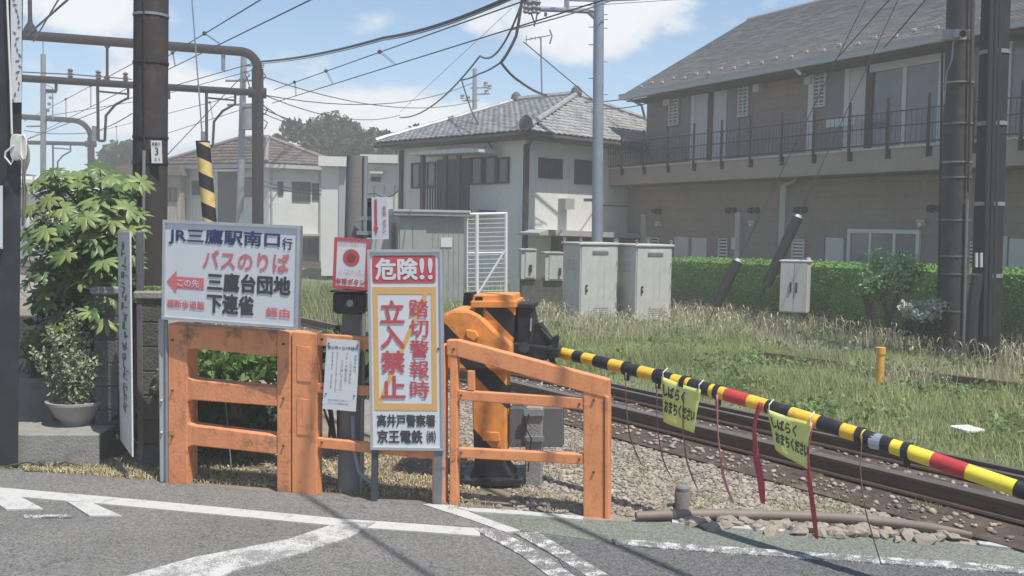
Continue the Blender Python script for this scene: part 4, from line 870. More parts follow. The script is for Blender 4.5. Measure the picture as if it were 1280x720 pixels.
mb.build('roof_board', m_under, apt)
mb = MB(); mb.add([AP.pt(aL, z_eave, -.01), AP.pt(aL, z_eave, BACK + .9), AP.pt(aL, zr - .2, EV - RD)], [(0, 1, 2)]); mb.build('gable', m_wall_brown, apt)
mb = MB(); g0, g1 = AP.pt(aE - .05, z_eave - .10, EV + .06), AP.pt(aR + 1, z_eave - .10, EV + .06)
mb.pbox(AP, aE - .05, z_eave - .17, aR + 1, z_eave - .02, EV, EV + .13); mb.pbox(AP, aE - .05, z_eave - .04, aR + 1, z_eave + .0, EV + .11, EV + .145); mb.build('gutter', m_gutter, apt)
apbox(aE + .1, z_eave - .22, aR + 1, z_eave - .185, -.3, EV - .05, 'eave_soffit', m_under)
mb = MB(); mb.cyl(AP.pt(aE, zr + .02, EV - RD), AP.pt(aR + 1, zr + .02, EV - RD), .07, n=8); mb.build('ridge_cap', m_gutter, apt)
sg = None
for row, (tt, sh) in enumerate(((.055, 0), (.085, .35))):
    for k in range(22):
        a = aE + .55 + k * 1.05 + sh; o = EV - RD * tt; z = z_eave + (zr - z_eave) * tt + .03
        if sg is None:
            mb = MB(); mb.box((0, 0, .03), (.12, .05, .07), bev=.01); mb.box((0, .1, .0), (.06, .2, .015)); sg = bpy.data.meshes.new('snow_guard'); sg.from_pydata(mb.v, [], mb.f); sg.materials.append(m_gutter)
        ob = bpy.data.objects.new('snow_guard', sg); COL.objects.link(ob); ob.parent = apt; ob.matrix_basis = world_inv(apt) @ Matrix.Translation(AP.pt(a, z, o)) @ Matrix.Rotation(AP.ang(), 4, 'Z')
# balcony railing: posts one by one, thin balusters as one mass
zrail = AP.hit(960, 158, DK)[1]; rp_a = []
for x in (779, 806.5, 836.5, 869, 903.5, 939.5, 978.5, 1018.5, 1063, 1110.5, 1161.5, 1217, 1277): rp_a.append(AP.hit(x, 190, DK)[0])
st = (rp_a[-1] - rp_a[0]) / (len(rp_a) - 1); aa = [aD + .04] + rp_a + [rp_a[-1] + st * k for k in range(1, 5)]
for a in aa:
    mb = MB(); mb.pbox(AP, a - .022, zd_top - .14, a + .022, zrail + .30, DK + .03, DK + .075); o_ = mb.build('railing_post', m_dark_steel, apt)
    mb = MB(); mb.pbox(AP, a - .06, zd_top - .22, a + .06, zd_top - .02, DK + .002, DK + .03); mb.build('post_bracket', m_dark_steel, o_)
mb = MB(); mb.pbox(AP, aD, zrail - .32, aR, zrail - .30, DK + .03, DK + .055); mb.pbox(AP, aD, zrail - .01, aR, zrail + .01, DK + .03, DK + .05); mb.pbox(AP, aD, zd_top + .08, aR, zd_top + .11, DK + .03, DK + .06); mb.build('handrail', m_dark_steel, apt)
mb = MB(); x = aD + .1
while x < 16: mb.pbox(AP, x - .003, zd_top + .1, x + .003, zrail + .03, DK + .035, DK + .045); x += .13
stuff(mb.build('balusters', m_dark_steel, apt))
# upper doors, windows, fittings
def adoor(x0, y0, x1, y1, o, name='door', m=None, par=None): return pb(AP, x0, y0, x1, y1, par or apt, o, o + .05, name, m or m_door)
for (x0, yt0, x1, yb1, m, nm) in ((866.5, 112, 885, 202, m_door, 'door'), (889, 110, 906, 201, m_door, 'door'), (1059, 82, 1083, 186, m_door, 'door')):
    adoor(x0, yt0, x1, yb1, .0, nm, m)
pb(AP, 885.3, 111, 888.7, 202, apt, 0, .08, 'door_frame', m_frame_d); pb(AP, 864.5, 112, 866.3, 202, apt, 0, .07, 'door_frame', m_frame_w)
pb(AP, 1083.5, 78, 1087, 188, apt, 0, .08, 'door_frame', m_frame_d); pb(AP, 1056.5, 84, 1058.5, 188, apt, 0, .07, 'door_frame', m_frame_w)
pb(AP, 854, 114, 864, 203, apt, 0, .03, 'grey_door', m_door_dark); pb(AP, 907, 108, 922, 202, apt, 0, .03, 'grey_door', m_door_dark); pb(AP, 1032, 90, 1056, 190, apt, 0, .03, 'grey_door', m_door_dark)
pw(AP, 1088, 64, 1178, 186, apt, .02, n=2, fm=m_frame_w, gm=m_curtain, ft=.14)
pb(AP, 1088, 61, 1178, 76, apt, .06, .09, 'shutter_box', m_frame_w)
pw(AP, 1262, 44, 1330, 180, apt, .02, n=2, fm=m_frame_w, gm=m_curtain, ft=.1)
def louvre(x0, y0, x1, y1, o):
    a0, z1 = AP.hit(x0, y0, o); a1, z0 = AP.hit(x1, y1, o); f = MB(); w = .04
    f.pbox(AP, a0, z0, a1, z0 + w, o, o + .07); f.pbox(AP, a0, z1 - w, a1, z1, o, o + .07); f.pbox(AP, a0, z0 + w, a0 + w, z1 - w, o, o + .065); f.pbox(AP, a1 - w, z0 + w, a1, z1 - w, o, o + .065); f.pbox(AP, (a0 + a1) / 2 - .015, z0 + w, (a0 + a1) / 2 + .015, z1 - w, o + .03, o + .06)
    fr = f.build('grille_window', m_frame_w, apt); g = MB(); g.pbox(AP, a0 + w, z0 + w, a1 - w, z1 - w, o - .01, o + .012); g.build('pane', m_curtain, fr); b = MB(); n = 9
    for k in range(1, n): z = z0 + (z1 - z0) * k / n; b.pbox(AP, a0 + w, z - .02, a1 - w, z + .012, o + .025, o + .05)
    b.build('bars', m_frame_w, fr)
for q in ((838, 122, 849, 156), (925, 107, 936, 145), (1019, 92, 1033, 133)): louvre(*q, 0.02)
for q in ((829, 118, 836, 131), (941, 102, 948, 114), (1005, 97, 1012, 105)): pb(AP, *q, apt, 0, .16, 'vent_box', m_door)
pb(AP, 1011, 92, 1014, 190, apt, .03, .10, 'downpipe', m_frame_w)
mb = MB(); mb.tube([AP.pt(AP.hit(995, 82, EV)[0], z_eave - .15, EV + .05), AP.pt(AP.hit(1000, 88, EV)[0], z_eave - .3, EV), AP.pt(AP.hit(1012, 92, 0)[0], AP.hit(1012, 92, 0)[1], .07)], .04, 8); mb.build('gutter_spout', m_frame_w, apt)
pb(AP, 1032, 150, 1068, 156, apt, .5, .56, 'drying_pole_rail', m_frame_w)
# lower storey
for q in ((843, 296, 859, 330), (865, 297, 882, 331), (1032, 297, 1053, 334), (1262, 298, 1290, 342)): pb(AP, *q, apt, LOW, LOW + .05, 'door', m_door)
pb(AP, 886, 292, 898, 331, apt, LOW, LOW + .04, 'grey_door', m_door_dark); pb(AP, 1015, 292, 1029, 333, apt, LOW, LOW + .04, 'grey_door', m_door_dark); pb(AP, 832, 290, 842, 330, apt, LOW, LOW + .04, 'grey_door', m_door_dark); pb(AP, 1245, 295, 1257, 341, apt, LOW, LOW + .04, 'grey_door', m_door)
pw(AP, 1061, 286, 1149, 336, apt, LOW + .02, n=3, fm=m_frame_w, gm=m_curtain, ft=.09)
LW = AP
def louvre2(q):
    x0, y0, x1, y1 = q; o = LOW + .02; a0, z1 = AP.hit(x0, y0, o); a1, z0 = AP.hit(x1, y1, o); f = MB(); w = .03
    f.pbox(AP, a0, z0, a1, z0 + w, o, o + .07); f.pbox(AP, a0, z1 - w, a1, z1, o, o + .07); f.pbox(AP, a0, z0 + w, a0 + w, z1 - w, o, o + .065); f.pbox(AP, a1 - w, z0 + w, a1, z1 - w, o, o + .065)
    for k in range(1, 8): z = z0 + (z1 - z0) * k / 8; f.pbox(AP, a0 + w, z - .025, a1 - w, z + .02, o + .02, o + .05)
    fr = f.build('grille_window', m_frame_w, apt); g = MB(); g.pbox(AP, a0 + w, z0 + w, a1 - w, z1 - w, o - .01, o + .012); g.build('pane', m_glass, fr)
for q in ((815, 297, 824, 330), (900, 298, 910, 331), (992, 299, 1006, 333), (1208, 302, 1222, 340)): louvre2(q)
for q in ((805, 296, 810, 311), (914, 297, 919, 312)): pb(AP, *q, apt, LOW, LOW + .14, 'meter_box', m_door)
for x in (820, 912, 940, 998, 1165):
    mb = MB(); p = AP.at(x, 263 - (x - 940) * .01, LOW); n_ = Vector((AP.n.x, AP.n.y, 0)); mb.cyl(p, p + n_ * .12, .09, .07, 10); mb.cyl(p + AP.pt(.22, 0, 0) - AP.pt(0, 0, 0), p + AP.pt(.22, 0, 0) - AP.pt(0, 0, 0) + n_ * .12, .09, .07, 10); mb.build('vent_cap', m_dark_steel, apt)
for x in (826, 943, 1155): mb = MB(); p = AP.at(x, 281, LOW); mb.cyl(p, p + Vector((AP.n.x, AP.n.y, 0)) * .16, .06, .05, 10); mb.box(p + Vector((AP.n.x, AP.n.y, 0)) * .12 + Vector((0, 0, .08)), (.14, .1, .06)); mb.build('wall_light', m_frame_w, apt)
for x, ys in ((803, 268), (921, 265), (977, 232)):
    pb(AP, x - 1.8, ys, x + 1.8, 332, apt, LOW, LOW + .09, 'downpipe', m_gutter)
mb = MB(); mb.tube([AP.at(977, 236, LOW + .06), AP.at(980, 231, LOW + .06), AP.at(993, 226, LOW + .3), AP.at(994, 222, LOW + .5)], .045, 8); mb.build('pipe_elbow', m_gutter, apt)
mb = MB(); mb.tube([AP.pt(aE + .3, z_eave - .15, EV), AP.pt(aE + .5, z_eave - .35, .5), AP.pt(.05, z_eave - .65, .12)], .04, 8); mb.build('gutter_spout', m_gutter, apt)

# ------------------------------------------------------------------ white tiled house
C0 = at(655, 300, 27.5); C0.z = 0; ua = Vector((-.70, .714, 0)); ub = Vector((.714, .70, 0))
PA = Plane(C0, (-ua.x, -ua.y)); PB = Plane(C0, (ub.x, ub.y))
hs = thing('tiled_house', C0 + ua * 3 + ub * 4, 'two storey white house with pale glazed tile hip roof and bronze windows', 'house')
def hp(p, q, z): v = C0 + ua * p + ub * q; return Vector((v.x, v.y, z))
e0 = hp(-.6, -.6, 0); zE = at(650, 164, e0.y).z; LA, LB = 5.9, 9.5
apx = hp(2.6, 5.0, 0); zR = at(704, 121, apx.y).z
mb = MB(); mb.hexa([hp(0, 0, -.1), hp(0, LB, -.1), hp(LA, LB, -.1), hp(LA, 0, -.1), hp(0, 0, zE), hp(0, LB, zE), hp(LA, LB, zE), hp(LA, 0, zE)]); mb.build('wall', m_wall_white, hs)
r1, r2 = hp(2.6, 5.0, zR), hp(5.3, 4.8, zR)
c00, c01, c11, c10 = hp(-.65, -.65, zE), hp(-.65, LB + .6, zE), hp(LA + .35, LB + .6, zE), hp(LA + .35, -.65, zE)
def tiled_plane(e_a, e_b, top_a, top_b, name, material, parent, cw=.25, ch=.25, amp=.035, wave=True):
    """rows of curved tiles from the eave e_a-e_b up to the line top_a-top_b"""
    e_a, e_b, top_a, top_b = map(Vector, (e_a, e_b, top_a, top_b)); u = (e_b - e_a); L = u.length; u = u.normalized()
    nrm = u.cross((top_a - e_a)).normalized(); nrm = nrm if nrm.z > 0 else -nrm; up = nrm.cross(u).normalized(); up = up if up.z > 0 else -up
    ta, tb = (top_a - e_a).dot(u), (top_b - e_a).dot(u); H = (top_a - e_a).dot(up); rows = int(H / ch) + 1; V = []; F = []; seg = 4
    for r in range(rows):
        y0, y1 = r * ch, min(H, (r + 1) * ch + .02); ym = min(1, (y0 + y1) / 2 / H); x0, x1 = ta * ym, L + (tb - L) * ym
        i0, i1 = int(math.floor(x0 / cw)), int(math.ceil(x1 / cw))
        for i in range(i0, i1):
            jit = random.uniform(-.004, .006); o = len(V)
            for k in range(seg + 1):
                f = k / seg; x = (i + f) * cw; x = max(x0 - .05, min(x1 + .05, x)); h = amp * (math.sin(f * 2 * math.pi) * .5 + .5) * (1 if wave else .2)
                for (y, hh) in ((y0, h + .045 + jit), (y1, h * .9 + .012), (y0, h + .01)): V.append(e_a + u * x + up * y + nrm * hh)
            for k in range(seg): a = o + k * 3; F.append((a, a + 3, a + 4, a + 1)); F.append((a + 2, a + 5, a + 3, a))
    ob = fast(name, [tuple(v) for v in V], F, material, parent); ob['kind'] = 'stuff'; return ob
tiled_plane(c10, c00, r2, r1, 'roof_tiles', m_tile, hs); tiled_plane(c00, c01, r1, r1, 'roof_tiles', m_tile, hs); tiled_plane(c01, c11, r1, r2, 'roof_tiles', m_tile, hs); tiled_plane(c11, c10, r2, r2, 'roof_tiles', m_tile, hs)
mb = MB(); mb.add([c00, c01, c11, c10, r1, r2], [(0, 1, 4), (1, 2, 5, 4), (2, 3, 5), (3, 0, 4, 5)]); mb.build('roof_deck', m_tile_dark, hs)
mb = MB(); dn = Vector((0, 0, -.16)); mb.hexa([c00 + dn, c01 + dn, c11 + dn, c10 + dn, c00 - Vector((0, 0, .005)), c01 - Vector((0, 0, .005)), c11 - Vector((0, 0, .005)), c10 - Vector((0, 0, .005))]); mb.build('eaves', m_tile_dark, hs)
up_ = Vector((0, 0, .09))
for a, b, r in ((c00, r1, .085), (c01, r1, .085), (c10, r2, .085), (c11, r2, .085), (r1, r2, .13)):
    mb = MB(); n = 14; mb.tube([a.lerp(b, k / n) + up_ + Vector((0, 0, .012 * (k % 2))) for k in range(n + 1)], r, 8); mb.build('ridge_tiles', m_tile, hs)
for p in (r1, r2, c00 + Vector((0, 0, .05))): mb = MB(); mb.lathe(p + Vector((0, 0, .0)), [(.17, 0), (.2, .12), (.16, .28), (.06, .38), (0, .4)], 12); mb.build('ridge_end_tile', m_tile_dark, hs)
mb = MB(); 
for P, Q in ((c10, c00), (c00, c01)): mb.tube([P + Vector((0, 0, -.1)), Q + Vector((0, 0, -.1))], .06, 8)
mb.build('gutter', m_frame_d, hs)
def dp(pl, x, y0, y1, par, m=m_frame_d, name='downpipe', w=1.4): pb(pl, x - w, y0, x + w, y1, par, .0, .09, name, m)
dp(PB, 658.5, 180, 315, hs, w=1.3)
mb = MB(); mb.tube([PB.at(664, 177, .55), PB.at(662, 180, .25), PB.at(658, 188, .05)], .04, 6); mb.build('pipe_elbow', m_frame_d, hs)
dp(PA, 500, 188, 262, hs, w=1.3)
pw(PB, 673, 197, 702, 224, hs, .0, n=2); pw(PB, 718, 199, 752, 232, hs, .0, n=2)
pb(PB, 707, 248, 718, 262, hs, 0, .3, 'extractor_hood', m_cab_dark)
# porch roof on the right face
def poly_obj(pts, o0, o1, pl, name, m, par): mb = MB(); mb.pprism(pl, pts, o0, o1); return mb.build(name, m, par)
poly_obj([(674, 291), (686, 287), (806, 292), (806, 298), (674, 294)], 0, .8, PB, 'porch_roof', m_cab_dark, hs)
pb(PB, 690, 295, 806, 320, hs, -.02, .04, 'porch_shade_panel', m_under)  # flat dark panel on the wall, painted as the shaded depth under the porch
pb(PB, 692, 300, 697, 330, hs, .05, .12, 'porch_post', m_frame_d)
pb(PB, 752, 256, 800, 259, hs, 0, .06, 'ledge', m_frame_d)
# veranda on the left face
pw(PA, 515, 204, 545, 235, hs, 0, n=3, gm=m_curtain); pw(PA, 589, 197, 621, 230, hs, .02, n=1, gm=m_glass); pw(PA, 622, 197, 636, 229, hs, .03, n=1, gm=m_glass)
pb(PA, 546, 200, 586, 262, hs, -.02, .03, 'veranda_shade_panel', m_under)  # dark slab proud of the wall; its colour imitates the veranda's shade
for x in (527, 555, 572): pb(PA, x - 1.6, 194, x + 1.6, 262, hs, .75, .85, 'veranda_post', m_frame_d)
poly_obj([(512, 190), (582, 185), (598, 186), (598, 190), (512, 194)], 0, .95, PA, 'veranda_roof', mat('corrugated_pale', (.5, .51, .5), .5), hs)
mb = MB()
for k in range(10): 
    x = 528 + k * 3.2; a0, z1 = PA.hit(x, 234, .8); _, z0 = PA.hit(x, 262, .8); mb.pbox(PA, a0 - .02, z0, a0 + .02, z1, .78, .82)
a0, z1 = PA.hit(527, 233, .8); a1, _ = PA.hit(560, 233, .8); mb.pbox(PA, min(a0, a1), z1 - .03, max(a0, a1), z1 + .03, .77, .83); mb.build('veranda_railing', m_frame_d, hs)
pb(PA, 524, 262, 590, 266, hs, 0, .95, 'veranda_floor', m_under)
# antenna on the house
t = thing('tv_antenna', at(677, 128, 33), 'thin tv aerial mast with crossbar on the white tiled house', 'antenna')
mb = MB(); mb.cyl(at(677.5, 126, 33), at(676, 47, 33), .03, n=6); mb.build('mast', m_galv, t)
mb = MB(); mb.cyl(at(656, 50, 33), at(688, 44, 33), .02, n=6)
for x, y, l in ((658, 49.5, 5), (664, 48.5, 2), (669, 48, 2), (674, 47, 2)): mb.cyl(at(x, y - l, 33 - .3), at(x, y + l, 33 + .3), .012, n=5)
mb.tube([at(687, 37, 33), at(690, 45, 33), at(687, 55, 33)], .03, 5); mb.build('aerial', m_galv, t)
# ------------------------------------------------------------------ shed, mesh gate, meter boxes
c = G(496, 402); SP = Plane(at(497, 400, 21.5), Vector((1, .28)))
t = thing('storage_shed', SP.pt(1, 0, -.8), 'grey green metal shed with thin flat roof between white house and danger sign', 'shed')
a0, zt = SP.hit(498, 281); a1, _ = SP.hit(580, 281); am, _ = SP.hit(533, 300); zt = 2.36
mb = MB(); mb.pbox(SP, a0, 0, a1, zt - .12, -2.2, 0); mb.build('wall', m_shed, t)
mb = MB(); mb.pbox(SP, a0 - .12, zt - .11, a1 + .1, zt - .02, -2.3, .16); mb.build('roof', m_galv, t)
mb = MB(); mb.pbox(SP, a0 - .14, zt - .02, a1 + .12, zt + .03, -2.32, .18); mb.build('roof_edge', m_gutter, t)
for f0, f1 in ((.02, .21), (.22, .42)): mb = MB(); mb.pbox(SP, a0 + (a1 - a0) * f0, .12, a0 + (a1 - a0) * f1, zt - .3, .001, .03); d = mb.build('door', m_shed, t); mb = MB(); mb.pbox(SP, a0 + (a1 - a0) * (f1 - .03), 1.2, a0 + (a1 - a0) * (f1 - .01), 1.4, .031, .06); mb.build('handle', m_dark_steel, d)
for k in range(1, 7): x = a0 + (a1 - a0) * (.45 + .08 * k); mb = MB(); mb.pbox(SP, x - .008, .1, x + .008, zt - .2, .001, .014); mb.build('panel_rib', m_shed, t)
pb(SP, 551, 297, 565, 309, t, .0, .02, 'small_notice', m_sign)
mb = MB(); mb.pbox(SP, a0 - .9, .0, a0 - .15, 2.1, -1.2, -.3); mb.build('side_cabinet', m_cab_dark, t) 
MP = Plane(at(583, 385, 22), Vector((1, .10))); t = thing('mesh_gate', MP.at(608, 385), 'white steel mesh gate panel with diagonal brace standing between the shed and house', 'gate')
def mtube(pts, r, nm='frame'): mb = MB(); mb.tube([MP.at(x, y) for x, y in pts], r, 8); return mb.build(nm, m_mesh, t)
mtube([(583, 268), (634, 267)], .035); mtube([(584, 316.5), (633, 316)], .025); mtube([(596, 268), (596, 392)], .045, 'post'); mtube([(632.5, 266), (632, 392)], .04, 'post'); mtube([(632, 312), (598, 367)], .03, 'brace'); mtube([(584, 268), (584, 392)], .02, 'post')
mb = MB()
for k in range(17): y = 273 + k * 5.6; mb.tube([MP.at(584, y + 1.2, .01), MP.at(633, y, .01)], .010, 4)
stuff(mb.build('mesh_wires', m_mesh, t))
MB2 = Plane(at(652, 370, 23.5), Vector((1, .18)))
t = thing('block_wall', MB2.at(672, 375), 'short dark block wall below the two meter boxes beside the cabinets', 'wall')
pb(MB2, 652, 348, 704, 395, t, -.25, 0, 'blocks', m_conc_dark)
for x0, x1, y0, y1, lab in ((652, 670, 313, 349, 'tall grey meter box on the block wall against the white house corner'), (682, 704, 317, 351, 'wider grey meter box on the block wall just left of the beige cabinets')):
    t = thing('meter_box', MB2.at((x0 + x1) / 2, y1), lab, 'meter box', 'grey meter boxes')
    pb(MB2, x0, y0, x1, y1, t, -.3, .06, 'body', m_cab); pb(MB2, x0 + 5, y0 + 2, x1 - 1, y1 - 2, t, .061, .08, 'door', m_cab); pb(MB2, x0 + (10 if x0 < 660 else 17), y0 + 18, x0 + (13 if x0 < 660 else 19.5), y0 + 27, t, .081, .12, 'handle', m_dark_steel)
    pb(MB2, x0 - 1, y0 - 2, x1 + 1, y0 - .2, t, -.33, .1, 'lid', m_cab)

# ------------------------------------------------------------------ houses on the left
def simple_roof(c00, c01, c11, c10, r1, r2, parent, m, cw=.25, ch=.25):
    tiled_plane(c10, c00, r2, r1, 'roof_tiles', m, parent, cw, ch); tiled_plane(c00, c01, r1, r1, 'roof_tiles', m, parent, cw, ch); tiled_plane(c01, c11, r1, r2, 'roof_tiles', m, parent, cw, ch)
    mb = MB(); mb.add([c00, c01, c11, c10, r1, r2], [(0, 1, 4), (1, 2, 5, 4), (2, 3, 5), (3, 0, 4, 5)]); mb.build('roof_deck', m_tile_dark, parent)
    dn = Vector((0, 0, -.18)); mb = MB(); mb.hexa([q + dn for q in (c00, c01, c11, c10)] + [q - Vector((0, 0, .005)) for q in (c00, c01, c11, c10)]); mb.build('eaves', m_gutter, parent)
    for a, b in ((c00, r1), (c01, r1), (c10, r2), (c11, r2), (r1, r2)): mb = MB(); mb.tube([a + Vector((0, 0, .08)), b + Vector((0, 0, .08))], .10, 8); mb.build('ridge_tiles', mat('brown_ridge', (.22, .18, .16), .6), parent)
C1 = at(336, 300, 42); C1.z = 0; u1 = Vector((-.93, .37, 0)).normalized(); v1 = Vector((.62, .78, 0)).normalized(); v1 = Vector((-u1.y, u1.x, 0)) * -1
v1 = Vector((.37, .93, 0)).normalized()
# right-hand face runs towards px 402, left-hand face towards px 222
Q1 = Plane(C1, Vector((.86, .50))); Q0 = Plane(C1, Vector((.90, -.44)))
h1 = thing('hipped_house', C1 + Vector((0, 4, 0)), 'older two storey white house with brown hipped tile roof behind the portal post', 'house')
zE1 = Q1.hit(336, 205)[1]; w1 = Q1.hit(402, 250)[0]; w0 = -Q0.hit(222, 250)[0]
dA = Vector((Q1.d.x, Q1.d.y, 0)); dB = -Vector((Q0.d.x, Q0.d.y, 0))
def h1p(a, b, z): v = C1 + dA * a + dB * b; return Vector((v.x, v.y, z))
mb = MB(); mb.hexa([h1p(0, 0, -.1), h1p(w1, 0, -.1), h1p(w1, w0, -.1), h1p(0, w0, -.1), h1p(0, 0, zE1), h1p(w1, 0, zE1), h1p(w1, w0, zE1), h1p(0, w0, zE1)]); mb.build('wall', m_wall_white2, h1)
rr = h1p(w1 * .55, w0 * .32, 0); zR1 = at(362, 174, rr.y).z; ra, rb = h1p(w1 * .55, w0 * .32, zR1), h1p(w1 * .55, w0 * .62, zR1)
o_ = .55; simple_roof(h1p(-o_, -o_, zE1), h1p(w1 + o_, -o_, zE1), h1p(w1 + o_, w0 + o_, zE1), h1p(-o_, w0 + o_, zE1), ra, rb, h1, m_tile_brown)
pw(Q1, 347, 227, 354, 244, h1, 0, n=1); pw(Q1, 365, 227, 388, 252, h1, 0, n=2); pw(Q1, 390, 229, 399, 250, h1, 0, n=1)
pw(Q1, 376, 298, 398, 326, h1, 0, n=2); pb(Q1, 374, 292, 402, 295, h1, 0, .4, 'window_hood', m_gutter); pb(Q1, 374, 327, 401, 345, h1, 0, .12, 'balcony_panel', m_under)
pw(Q0, 240, 226, 252, 244, h1, 0, n=1); pb(Q0, 272, 214, 296, 290, h1, 0, .06, 'shutter', m_under); pb(Q0, 268, 212, 300, 214, h1, 0, .5, 'window_hood', m_gutter); pw(Q0, 300, 222, 318, 246, h1, 0, n=1)
pb(Q0, 237, 205, 239, 300, h1, 0, .1, 'downpipe', m_frame_w); pb(Q1, 339, 212, 341, 330, h1, 0, .1, 'downpipe', m_cab_dark); pb(Q1, 399.5, 215, 401, 330, h1, 0, .1, 'downpipe', m_cab_dark)
h2 = thing('annex_house', at(213, 300, 44), 'low beige brown house wing with small window beside the brown concrete pole', 'house')
H2 = Plane(at(204, 300, 43), Vector((1, .1))); pb(H2, 150, 217, 226, 330, h2, -6, 0, 'wall', mat('beige_wall', (.33, .29, .25), .85, var=.06)); pw(H2, 204, 234, 221, 252, h2, 0, n=2)
mb = MB(); mb.pprism(H2, [(140, 219), (228, 219), (222, 206), (150, 206)], -6.5, .5); mb.build('roof', m_tile_brown, h2)
# pale flat roofed house
h3 = thing('flat_roof_house', at(440, 300, 36), 'pale grey flat roofed house with corner boards between brown roof and tiled house', 'house')
H3 = Plane(at(402, 330, 34), Vector((1, .12)))
pb(H3, 402, 203, 433, 345, h3, -7, 0, 'wall', m_wall_white2); pb(H3, 398, 195, 436, 208, h3, -7.2, .3, 'parapet', m_wall_white); pb(H3, 424, 208, 432, 345, h3, .001, .06, 'corner_board', m_cab_dark)
H3b = Plane(at(458, 330, 37), Vector((1, -.05)))
pb(H3b, 452, 205, 503, 345, h3, -7, 0, 'wall', m_wall_white2); pb(H3b, 450, 193, 506, 204, h3, -7.2, .4, 'parapet', m_wall_white); pw(H3b, 464, 221, 476, 227, h3, 0, n=1); pb(H3b, 462, 214, 478, 217, h3, 0, .4, 'window_hood', m_frame_w)
pw(H3b, 457, 290, 492, 330, h3, 0, n=2)
for x in (467, 480, 493): pb(H3b, x - .5, 232, x + .5, 290, h3, .0, .03, 'panel_joint', m_cab_dark)
# station roofs and distant low buildings to the left
for (x0, y0, x1, y1, Y, nm, lab) in ((20, 216, 150, 227, 62, 'platform_roof', 'long pale sheet roof beyond the shrub at far left, upper one'), (20, 228, 160, 240, 50, 'platform_roof', 'long pale sheet roof beyond the shrub at far left, lower one')):
    P = Plane(at(x0, y0, Y), Vector((1, .2))); t = thing(nm, P.at((x0 + x1) / 2, y1), lab, 'roof'); 
    a0, z1 = P.hit(x0, y0); a1, z0 = P.hit(x1, y1)
    mb = MB(); mb.prism([P.pt(a0 - 6, z0, 0), P.pt(a0 - 6, z0 - .2, 0), P.pt(a0 - 6, z1 - .2, -5), P.pt(a0 - 6, z1, -5)], [P.pt(a1, z0, 0), P.pt(a1, z0 - .2, 0), P.pt(a1, z1 - .2, -5), P.pt(a1, z1, -5)]); mb.build('sheet_roof', m_far_roof, t)
    mb = MB(); mb.pbox(P, a0 - 5.5, 0, a1 - .4, z0 - .21, -4.5, -.3); mb.build('wall', m_wall_white2, t)
    for k in range(7): a = a0 + (a1 - a0) * k / 6.5; mb = MB(); mb.pbox(P, a, z0 + .0, a + .12, z0 + .25, -.1, .0); mb.build('roof_rib', m_gutter, t)
t = thing('far_building', at(450, 300, 88), 'low pale building far down the line seen under the trees', 'building'); P = Plane(at(200, 280, 90), Vector((1, 0)))
pb(P, 120, 240, 470, 290, t, -6, 0, 'wall', m_wall_white2); pb(P, 118, 236, 474, 240, t, -6.5, .5, 'roof', m_tile_brown)

# ------------------------------------------------------------------ poles
def pole_at(name, bx, by, tx, ty, Y, r0, r1, m, label, cat='pole', n=16, ext=1.0, z0=-.1):
    b = at(bx, by, Y); tp = at(tx, ty, Y); d = (tp - b); b = b - d * ((b.z - z0) / d.z); tp = tp + d.normalized() * ext
    t = thing(name, (b.x, b.y, 0), label, cat); mb = MB(); mb.cyl(b, tp, r0, r1, n); mb.build('shaft', m, t, smooth=True); return t, b, tp
def on(b, tp, z): return b + (tp - b) * ((z - b.z) / (tp.z - b.z))
def band(t, b, tp, py, r, m=m_galv, h=.03, Y=None):
    z = at(640, py, b.y).z; z += (b.x / b.y) * 0; c = on(b, tp, z); mb = MB(); d = (tp - b).normalized(); mb.cyl(c - d * h, c + d * h, r, n=16); mb.build('band', m, t, smooth=True)
def zpx(px, py, Y): return at(px, py, Y).z
# big brown pole left of centre
t, b, tp = pole_at('power_pole', 187, 360, 189, 0, 9.2, .158, .156, m_pole_brown, 'thick brown pole with number plate rising behind the white bus stop board')
for py in (20, 79, 172, 204): c = on(b, tp, zpx(188, py, 9.2)); mb = MB(); mb.cyl(c - Vector((0, 0, .012)), c + Vector((0, 0, .012)), .164, n=18); mb.build('band', m_galv if py == 20 else m_dark_steel, t, smooth=True)
mb = MB(); p0, p1 = at(178, 356, 9.02), at(180, 188, 9.02); mb.cyl(p0, p1, .016, n=8); mb.build('conduit', m_galv, t, smooth=True)
mb = MB(); mb.cyl(at(180, 188, 9.04), at(179.5, -40, 9.04), .008, n=6); mb.build('cable', m_dark_steel, t)
pbd = board_from(189.5, 204, 203, 204, 9.02, 9.04, .2); pbd.h = 28 / 1200 * 9
mb = MB(); pbd.slab(mb, 0, 0, 1, 1, -.008, 0); o = mb.build('number_plate', m_sign, t)
mb = MB(); pbd.text(mb, '3', .34, .36, .68, .70, .0); pbd.text(mb, '東富士', .1, .78, .9, .93, .01); pbd.text(mb, '31', .25, .1, .75, .22, .0); mb.build('lettering', m_sign_black, o)
# guy wire with striped guard
m_guy = stripe_mat('guy_stripes', (.74, .53, .20), (.03, .03, .032), (.45, .1, 1), .235, .5, .5, .15)
t = thing('guy_wire', at(285, 600, 8.2), 'slanting guy wire with yellow and black striped guard behind the bus stop board', 'guy wire')
g0, g1 = at(253.5, 178, 7.9), at(262, 275, 7.9); dd = (g0 - g1); foot = g1 - dd * (g1.z / dd.z)
mb = MB(); mb.cyl(g1 - dd * .8, g0, .056, n=14); mb.build('striped_guard', m_guy, t, smooth=True)
mb = MB(); mb.cyl(g0, g0 + Vector((0, 0, .01)), .058, n=14); mb.build('guard_cap', m_black, t)
mb = MB(); mb.tube([foot, g1, g0, at(240, 0, 7.9), at(234, -80, 7.9)], .006, 5); mb.build('wire', m_galv, t)
